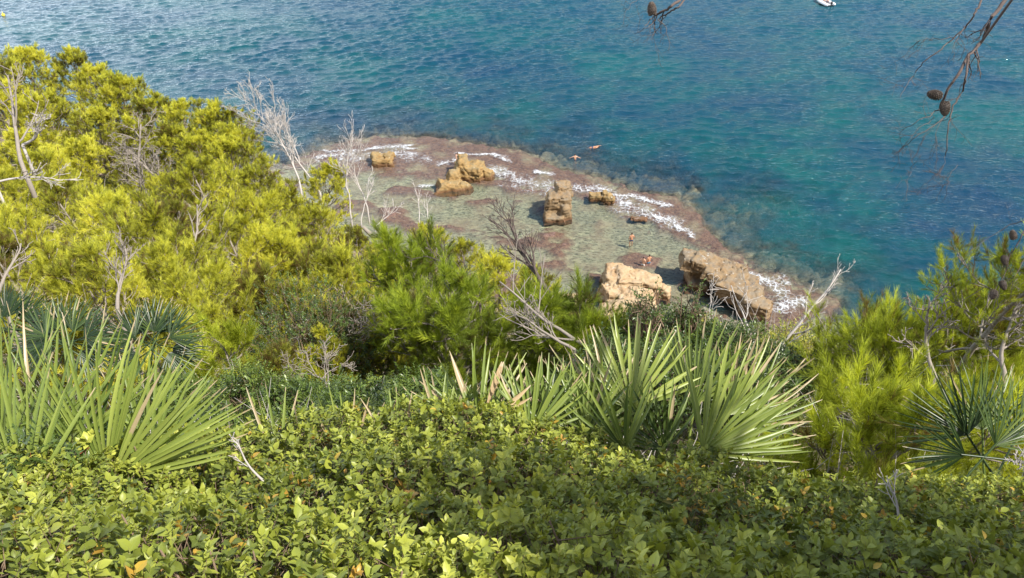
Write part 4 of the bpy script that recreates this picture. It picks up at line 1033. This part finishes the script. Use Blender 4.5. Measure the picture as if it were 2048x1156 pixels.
def hang(label, strands, cones, D, seed, twigs=6, mat='twig', via=(2.2, 2.0, 45.7)):
    """strands: list of (pixel polyline, start radius, end radius)"""
    rg = np.random.default_rng(seed); p0 = P(*strands[0][0][0], D)
    t_ = thing("pine_branch", p0, label, "branch"); mb = MB(); tw = MB()
    for pl, r0, r1 in strands:
        pts = np.array([P(x, y, D + .05 * math.sin(i * 1.7 + seed)) for i, (x, y) in enumerate(pl)])
        # densify with wobble
        q = []
        for a_, b_ in zip(pts[:-1], pts[1:]):
            for f in np.linspace(0, 1, 5)[:-1]: q.append(a_ * (1 - f) + b_ * f + rg.normal(size=3) * .0025)
        q.append(pts[-1]); q = np.array(q) - p0
        tube(mb, q, np.linspace(r0 * .8, r1 * .85, len(q)), 6)
        for k in range(twigs):
            i = rg.integers(max(1, len(q) // 4), len(q)); d = norm(q[i] - q[i - 1]); out, tips = [], []
            grow(rg, q[i], norm(d * .8 + rg.normal(size=3) * .6 + (0, 0, -.3)), rg.uniform(.05, .16), max(r1 * .7, .0009), 0, 1, out, tips, 6, .3, (0, 0, -.05), (4, 3), (.4, 1.0), .5, .2, .7)
            for pp, rr, lv in out: tube(tw, pp, np.maximum(rr, .0006), 3)
    # the bough that carries it back to the pine beside the path
    a_ = np.array(via); b_ = np.array([3.15, -.2, 45.9]); f = np.linspace(0, 1, 12)[:, None]
    bz = (1 - f) ** 2 * p0 + 2 * f * (1 - f) * (a_ * 2 - (p0 + b_) / 2) + f ** 2 * b_
    tube(mb, bz - p0, np.linspace(strands[0][1] * .8, .03, 12), 7)
    if len(strands) > 1:
        q0 = P(*strands[1][0][0], D) - p0; tube(mb, [q0, (q0 + bz[3] - p0) / 2 + np.array([0, 0, .02]), bz[3] - p0], [strands[1][1] * .8] * 3, 6)
    link(mb.mesh("branch_wood", M[mat], True), "wood", t_); link(tw.mesh("branch_twigs", M[mat]), "twigs", t_)
    for (x, y), (dx, dy), s_ in cones:
        c = P(x, y, D - .01); e = P(x + dx, y + dy, D - .02); ax = norm(e - c)
        o = link(CONE, "pine_cone", t_); o.location = Vector(c - p0); o.rotation_mode = 'QUATERNION'; o.rotation_quaternion = Vector(ax).to_track_quat('Z', 'Y'); o.scale = (s_, s_, s_)

hang("dark bare pine branch with one cone hanging into the top centre", [
    (((1400, -40), (1362, -2), (1345, 12), (1320, 25), (1309, 30)), .009, .005), (((1400, -45), (1368, 0), (1358, 15), (1340, 25), (1325, 33), (1316, 40)), .006, .003),
    (((1309, 30), (1300, 40), (1289, 52)), .003, .0015), (((1310, 30), (1306, 44), (1296, 55), (1268, 68)), .003, .001), (((1307, 43), (1310, 60), (1303, 76)), .002, .001), (((1290, -10), (1265, 5), (1250, 25)), .0015, .0008)],
    [((1305, 30), (-2, -20), .85)], 3.3, 1, 2)
hang("long bare pine branch with two cones hanging at the top right", [
    (((2060, -60), (2010, 0), (1985, 35), (1962, 85), (1940, 110), (1915, 150), (1897, 178), (1880, 215)), .011, .006),
    (((1962, 85), (1938, 112), (1932, 160), (1925, 180), (1905, 215), (1897, 245), (1893, 300), (1891, 312)), .007, .002),
    (((1975, -20), (1955, 15), (1948, 30), (1930, 55), (1905, 75), (1880, 100), (1845, 125), (1828, 150), (1812, 175), (1800, 195)), .006, .001),
    (((1930, 52), (1920, 70), (1908, 86)), .003, .0015), (((1880, 215), (1860, 230), (1830, 245), (1800, 265)), .003, .001), (((1900, 222), (1870, 250), (1830, 275), (1800, 300), (1788, 310)), .003, .001),
    (((1870, 235), (1840, 255), (1815, 285), (1800, 300)), .002, .0008), (((1891, 312), (1885, 335), (1875, 350)), .0012, .0007), (((1893, 225), (1875, 260), (1870, 300)), .0015, .0008), (((1905, 75), (1870, 78), (1840, 80), (1815, 100)), .002, .0008),
    (((1915, 330), (1900, 350), (1893, 380)), .0015, .0008), (((1830, 335), (1815, 360), (1812, 385)), .0008, .0005)],
    [((1880, 192), (-27, -6), .92), ((1890, 205), (0, 26), .92)], 3.3, 2, 5)
hang("bare pine branch with cones hanging at the right edge above the pines", [
    (((2080, 420), (2050, 440), (2020, 450), (1980, 475), (1930, 510)), .004, .001), (((2090, 380), (2045, 470), (2020, 510), (2010, 545), (1990, 580), (1950, 650)), .006, .001), (((2060, 500), (2030, 550), (2020, 600)), .003, .001)],
    [((2028, 478), (-3, -14), .9), ((2008, 512), (2, 14), .9), ((2003, 562), (4, 10), .9), ((1990, 582), (-5, 12), .9)], 4.6, 3, 4, via=(4.0, 2.2, 45.2))

# ================================================================ PINE OVER THE PATH (outside the frame, shades the hedge)
SHADE_P = pine(600, 4.4, 1.6, 40, 9, 9, 70, .10, .005, M['needle_sun'], base=.45, shoot_len=.17)
t_ = thing("pine_tree", (3.1, -.5, 43.3), "tall pine beside the path at the right of the viewpoint", "pine tree", None, 2.0, .95)
link(SHADE_P[0], "trunk", t_); link(SHADE_P[1], "crown", t_)

# ================================================================ UNDERGROWTH (nobody could count it)
rng = np.random.default_rng(33); mb = MB(); N = 36000
D_ = 3.5 + rng.random(N) ** 1.3 * 50; ang_ = rng.uniform(-.95, 1.25, N)
ux = D_ * ang_ * .95; uy = D_ * .86
uz = ground(ux, uy); ok = (uz > 1.2) & (uy > 3.3)
ux, uy, uz, D_ = ux[ok], uy[ok], uz[ok], D_[ok]
cl = fbm(p3(ux * .45, uy * .45), 3, 90)
hh_ = (np.clip(cl + .45, .05, 1.2)) * .75 * rng.random(len(ux)) ** .6
q = np.stack([ux, uy, uz + hh_ * np.clip(D_ / 12, .35, 1)], 1); dr = norm(rng.normal(size=(len(ux), 3)) * .5 + (0, 0, 1))
TU = [sprig(rng, 9, .05, .02, .12, n=2) for _ in range(4)]
w_ = rng.integers(0, 4, len(ux)); rot = frames(dr, rng)
for k in range(4):
    m = w_ == k; scatter(mb, TU[k], q[m], rot[m], (1.0 + D_ / 16)[m] * rng.uniform(.7, 1.3, m.sum()), np.clip(.45 + .2 * rng.normal(size=m.sum()) + .25 * cl[m], 0, 1))
tag(link(mb.mesh("undergrowth", M['under']), "undergrowth"), "low scrubby undergrowth covering the slope between the pines", "undergrowth", kind="stuff")
mb = MB(); N = 5000
D_ = 3.5 + rng.random(N) ** 1.2 * 42; ux = D_ * rng.uniform(-.75, .7, N); uy = D_ * .86; uz = ground(ux, uy); ok = uz > 1
for x, y, z, d_ in zip(ux[ok], uy[ok], uz[ok], D_[ok]):
    L = rng.uniform(.2, .7) * (1 + d_ / 30); d = norm(rng.normal(size=3) + (0, 0, .5)); p0 = np.array([x, y, z + rng.uniform(0, .5)])
    tube(mb, [p0, p0 + d * L * .5 + rng.normal(size=3) * .04, p0 + d * L], np.array([1, .8, .4]) * (.003 + d_ * .00022), 3, cap=False)
tag(link(mb.mesh("dry_twigs", M['dead']), "dry_twigs"), "dry grey twigs littering the slope under the pines", "twigs", kind="stuff")

# ================================================================ PEOPLE
def skin_mesh(verts, edges, radii, name, mat, sub=2):
    me = bpy.data.meshes.new("tmp"); me.from_pydata(verts, edges, []); o = link(me, "tmp")
    md = o.modifiers.new("s", 'SKIN'); me.skin_vertices[0] if len(me.skin_vertices) else None
    sv = me.skin_vertices[0].data
    for i, r_ in enumerate(radii): sv[i].radius = (r_, r_) if not isinstance(r_, tuple) else r_
    sv[0].use_root = True; md.use_smooth_shade = True
    s2 = o.modifiers.new("u", 'SUBSURF'); s2.levels = sub; s2.render_levels = sub
    dg = bpy.context.evaluated_depsgraph_get(); dg.update()
    ev = bpy.data.meshes.new_from_object(o.evaluated_get(dg), depsgraph=dg); bpy.data.objects.remove(o)
    ev.name = name; ev.materials.clear(); ev.materials.append(mat); return ev

def ellip(mb, c, r, n=10, m=8, cut=None):
    u = np.linspace(0, 2 * math.pi, n, endpoint=False); v = np.linspace(0, math.pi, m)
    V = np.array([[c[0] + r[0] * math.cos(a_) * math.sin(b_), c[1] + r[1] * math.sin(a_) * math.sin(b_), c[2] + r[2] * math.cos(b_)] for b_ in v for a_ in u])
    Q = [[i * n + j, (i + 1) * n + j, (i + 1) * n + (j + 1) % n, i * n + (j + 1) % n] for i in range(m - 1) for j in range(n)]
    mb.add(V, None, Q)

def person(label, loc, rz, J, skin='skin', shorts='navy', hair=True, top=None, tilt=0.0, group="people in the water"):
    """J: joint overrides in metres, person faces -Y, z=0 at the feet"""
    j = dict(pel=(0, 0, .95), wai=(0, 0, 1.12), che=(0, .01, 1.36), nek=(0, .01, 1.50), hb=(0, 0, 1.58), ht=(0, -.01, 1.72),
             sl=(.19, .01, 1.42), el=(.27, .03, 1.14), wl=(.27, -.06, .90), hl=(.27, -.09, .82), sr=(-.19, .01, 1.42), er=(-.27, .03, 1.14), wr=(-.27, -.06, .90), hr=(-.27, -.09, .82),
             pl=(.10, 0, .90), kl=(.12, -.03, .50), al=(.12, .02, .09), tl=(.13, -.14, .03), pr=(-.10, 0, .90), kr=(-.12, -.03, .50), ar=(-.12, .02, .09), tr=(-.13, -.14, .03))
    j.update(J); names = list(j)
    rad = dict(pel=.145, wai=.125, che=.150, nek=.058, hb=.078, ht=.088, sl=.066, el=.043, wl=.030, hl=.034, sr=.066, er=.043, wr=.030, hr=.034, pl=.10, kl=.062, al=.038, tl=.035, pr=.10, kr=.062, ar=.038, tr=.035)
    E = [('pel', 'wai'), ('wai', 'che'), ('che', 'nek'), ('nek', 'hb'), ('hb', 'ht'), ('che', 'sl'), ('sl', 'el'), ('el', 'wl'), ('wl', 'hl'), ('che', 'sr'), ('sr', 'er'), ('er', 'wr'), ('wr', 'hr'),
         ('pel', 'pl'), ('pl', 'kl'), ('kl', 'al'), ('al', 'tl'), ('pel', 'pr'), ('pr', 'kr'), ('kr', 'ar'), ('ar', 'tr')]
    body = skin_mesh([j[n] for n in names], [(names.index(a_), names.index(b_)) for a_, b_ in E], [rad[n] for n in names], "person_body", M[skin])
    # fingers, ears and nose joined into the body mesh
    mb = MB(); n = len(body.vertices); co = np.zeros(n * 3); body.vertices.foreach_get("co", co)
    for h_, w_ in (('hl', 'wl'), ('hr', 'wr')):
        d = norm(np.array(j[h_]) - np.array(j[w_])); s_ = norm(np.cross(d, [0, 0, 1.0]) + 1e-3)
        for q, L in zip((-1.5, -.5, .5, 1.5), (.06, .075, .08, .07)):
            b_ = np.array(j[h_]) + s_ * q * .017 + d * .015; c_ = norm(d + np.cross(s_, d) * .35)
            tube(mb, [b_, b_ + d * L * .5, b_ + d * L * .5 + c_ * L * .5], [.009, .008, .006], 5)
        b_ = np.array(j[h_]) - d * .03 + s_ * .028; tube(mb, [b_, b_ + s_ * .03 + d * .02, b_ + s_ * .035 + d * .05], [.011, .009, .007], 5)
    ht, hb = np.array(j['ht']), np.array(j['hb']); ax = norm(ht - hb); c = (ht + hb) / 2
    tube(mb, [c + (0, -.075, 0), c + (0, -.11, -.02)], [.012, .014], 5)
    for s_ in (-1, 1): ellip(mb, c + np.array([s_ * .085, 0, -.01]), (.012, .02, .03), 6, 5)
    add = mb.mesh("tmp", M[skin]); bm = __import__('bmesh').new(); bm.from_mesh(body); bm.from_mesh(add); bm.to_mesh(body); bm.free()
    body.polygons.foreach_set("use_smooth", np.ones(len(body.polygons), bool))
    t_ = thing("person", loc, label, "person", group, rz); t_.rotation_euler = (tilt, 0, rz)
    link(body, "body", t_)
    # shorts
    if shorts:
        names2 = ['a', 'b', 'c', 'd', 'e']; pe, pl_, kl_, pr_, kr_ = [np.array(j[k]) for k in ('pel', 'pl', 'kl', 'pr', 'kr')]
        vv = [pe + (0, 0, .07), pe, pl_, pl_ * .45 + kl_ * .55, pr_, pr_ * .45 + kr_ * .55]
        sm = skin_mesh([tuple(v) for v in vv], [(0, 1), (1, 2), (2, 3), (1, 4), (4, 5)], [.142, .155, .118, .098, .118, .098], "person_shorts", M[shorts]); link(sm, "shorts", t_)
    hm = MB(); ellip(hm, c + np.array([0, .022, .05]), (.098, .105, .095), 12, 9); link(hm.mesh("person_hair", M['hair'], True), "hair", t_)
    if top:
        vv = [np.array(j['wai']), np.array(j['che']), np.array(j['che']) + (0, 0, .07)]
        link(skin_mesh([tuple(v) for v in vv], [(0, 1), (1, 2)], [.145, .17, .12], "person_top", M[top]), "top", t_)
    return t_
g = G(1262, 487); person("person in dark swim shorts wading alone in the shallow lagoon seen from behind", (g[0], g[1], -.42), math.pi + .2,
       dict(al=(.14, .1, .1), kl=(.13, -.05, .5), er=(-.32, .0, 1.15), wr=(-.36, -.12, .95), hr=(-.37, -.17, .89)), 'skin_tan', 'navy')
g = G(1286, 530); person("person in white waist deep beside a companion in the lagoon, left of the two", (g[0], g[1], -.75), math.pi - .5, dict(el=(.32, -.08, 1.2), wl=(.38, -.28, 1.15), hl=(.38, -.36, 1.15)), 'skin', 'whitecloth')
g = G(1297, 528); person("person in blue shorts standing close to a companion, right of the two", (g[0], g[1], -.62), math.pi + .4, dict(er=(-.33, -.05, 1.2), wr=(-.36, -.22, 1.06), hr=(-.36, -.29, 1.03)), 'skin_tan', 'blue')
g = G(1150, 318); person("swimmer floating upright beyond the reef edge with arms spread", (g[0], g[1], -1.05), math.pi, dict(el=(.40, .0, 1.30), wl=(.60, .0, 1.22), hl=(.68, .0, 1.20), er=(-.40, .0, 1.30), wr=(-.60, .0, 1.22), hr=(-.68, .0, 1.20), kl=(.2, -.2, .55), kr=(-.2, -.2, .55)), 'skin', 'navy')
g = G(1162, 295); person("swimmer lying face down on the surface out beyond the reef", (g[0] + .7, g[1], -.06), R(90), dict(el=(.3, -.0, 1.62), wl=(.28, .0, 1.85), hl=(.28, .0, 1.93), er=(-.3, 0, 1.2), wr=(-.3, 0, .98), hr=(-.3, 0, .9)), 'skin_tan', 'navy', tilt=R(84))
g = G(914, 334); person("person in white crouching at the top of the upper ochre rock", (g[0], g[1] + .6, .55), .6,
       dict(pel=(0, .1, .5), wai=(0, .05, .66), che=(0, -.08, .86), nek=(0, -.14, .97), hb=(0, -.17, 1.05), ht=(0, -.2, 1.17), sl=(.19, -.1, .9), el=(.25, -.25, .7), wl=(.2, -.4, .55), hl=(.2, -.46, .5), sr=(-.19, -.1, .9), er=(-.25, -.25, .7), wr=(-.2, -.4, .55), hr=(-.2, -.46, .5),
            pl=(.1, .08, .47), kl=(.16, -.25, .45), al=(.13, .02, .09), pr=(-.1, .08, .47), kr=(-.16, -.25, .45), ar=(-.13, .02, .09)), 'skin', 'navy', top='whitecloth', group="people on the reef")

# ================================================================ BOAT AND BUOY
g = G(1656, 11)
bt = thing("dinghy", (g[0] - .3, g[1] + 1.2, .08), "small white inflatable dinghy with a dark outboard motor and people aboard", "boat", None, R(14)); bt.scale = (1.15, 1.15, 1.15)
mb = MB()
for s_ in (-1, 1):
    pts = [(s_ * .72, -2.1, .22), (s_ * .74, -1.7, .24), (s_ * .76, 0, .26), (s_ * .68, 1.0, .30), (s_ * .42, 1.65, .40), (0, 1.9, .46)]
    tube(mb, pts, [.07, .24, .25, .25, .24, .22], 12)
link(mb.mesh("dinghy_tubes", M['white'], True), "tube", bt)
mb = MB(); V = [(-.6, -1.6, .12), (.6, -1.6, .12), (.6, 1.0, .14), (0, 1.7, .25), (-.6, 1.0, .14), (-.4, -1.6, -.15), (.4, -1.6, -.15), (.35, 1.0, -.12), (0, 1.5, .05), (-.35, 1.0, -.12)]
mb.add(V, None, [[0, 1, 6, 5], [1, 2, 7, 6], [2, 3, 8, 7], [3, 4, 9, 8], [4, 0, 5, 9]]); mb.add(V[:5], [[0, 1, 2], [0, 2, 4], [2, 3, 4]]); link(mb.mesh("dinghy_hull", M['deck']), "hull", bt)
mb = MB(); ellip(mb, (0, -1.95, .62), (.18, .26, .24)); tube(mb, [(0, -1.9, .5), (0, -1.95, -.3)], .09, 8); tube(mb, [(0, -1.8, .7), (.05, -1.3, .78)], .025, 6); link(mb.mesh("outboard_motor", M['black'], True), "outboard_motor", bt)
mb = MB(); V = np.array([[x, y, z] for z in (.36, .42) for x, y in ((-.6, -.35), (.6, -.35), (.6, -.05), (-.6, -.05))]); mb.add(V, None, [[3, 2, 1, 0], [4, 5, 6, 7], [0, 1, 5, 4], [1, 2, 6, 5], [2, 3, 7, 6], [3, 0, 4, 7]]); link(mb.mesh("dinghy_bench", M['deck']), "bench", bt)
SIT = dict(pel=(0, .05, .52), wai=(0, .06, .70), che=(0, .03, .94), nek=(0, .01, 1.07), hb=(0, 0, 1.15), ht=(0, -.01, 1.29), sl=(.19, .02, 1.0), el=(.26, -.08, .74), wl=(.2, -.3, .62), hl=(.2, -.37, .6), sr=(-.19, .02, 1.0), er=(-.26, -.08, .74), wr=(-.2, -.3, .62), hr=(-.2, -.37, .6),
           pl=(.1, 0, .48), kl=(.14, -.42, .46), al=(.13, -.4, .09), tl=(.14, -.55, .05), pr=(-.1, 0, .48), kr=(-.14, -.42, .46), ar=(-.13, -.4, .09), tr=(-.14, -.55, .05))
person("person seated low in the dinghy nearest the motor", (g[0] - .1, g[1] + .4, .18), math.pi + .3, SIT, 'skin_tan', 'navy', group="people in the dinghy")
person("person seated in the front of the dinghy", (g[0] - .55, g[1] + 1.5, .18), .3, SIT, 'skin', 'navy', top='whitecloth', group="people in the dinghy")
g = G(7, 31); mb = MB(); ellip(mb, (0, 0, .1), (.32, .32, .32), 14, 10); tube(mb, [(0, 0, .35), (0, 0, .75)], [.05, .03], 8)
tag(link(mb.mesh("buoy", M['buoy'], True), "buoy", loc=(g[0], g[1], 0)), "tiny yellow buoy floating off the headland at the far left", "buoy")
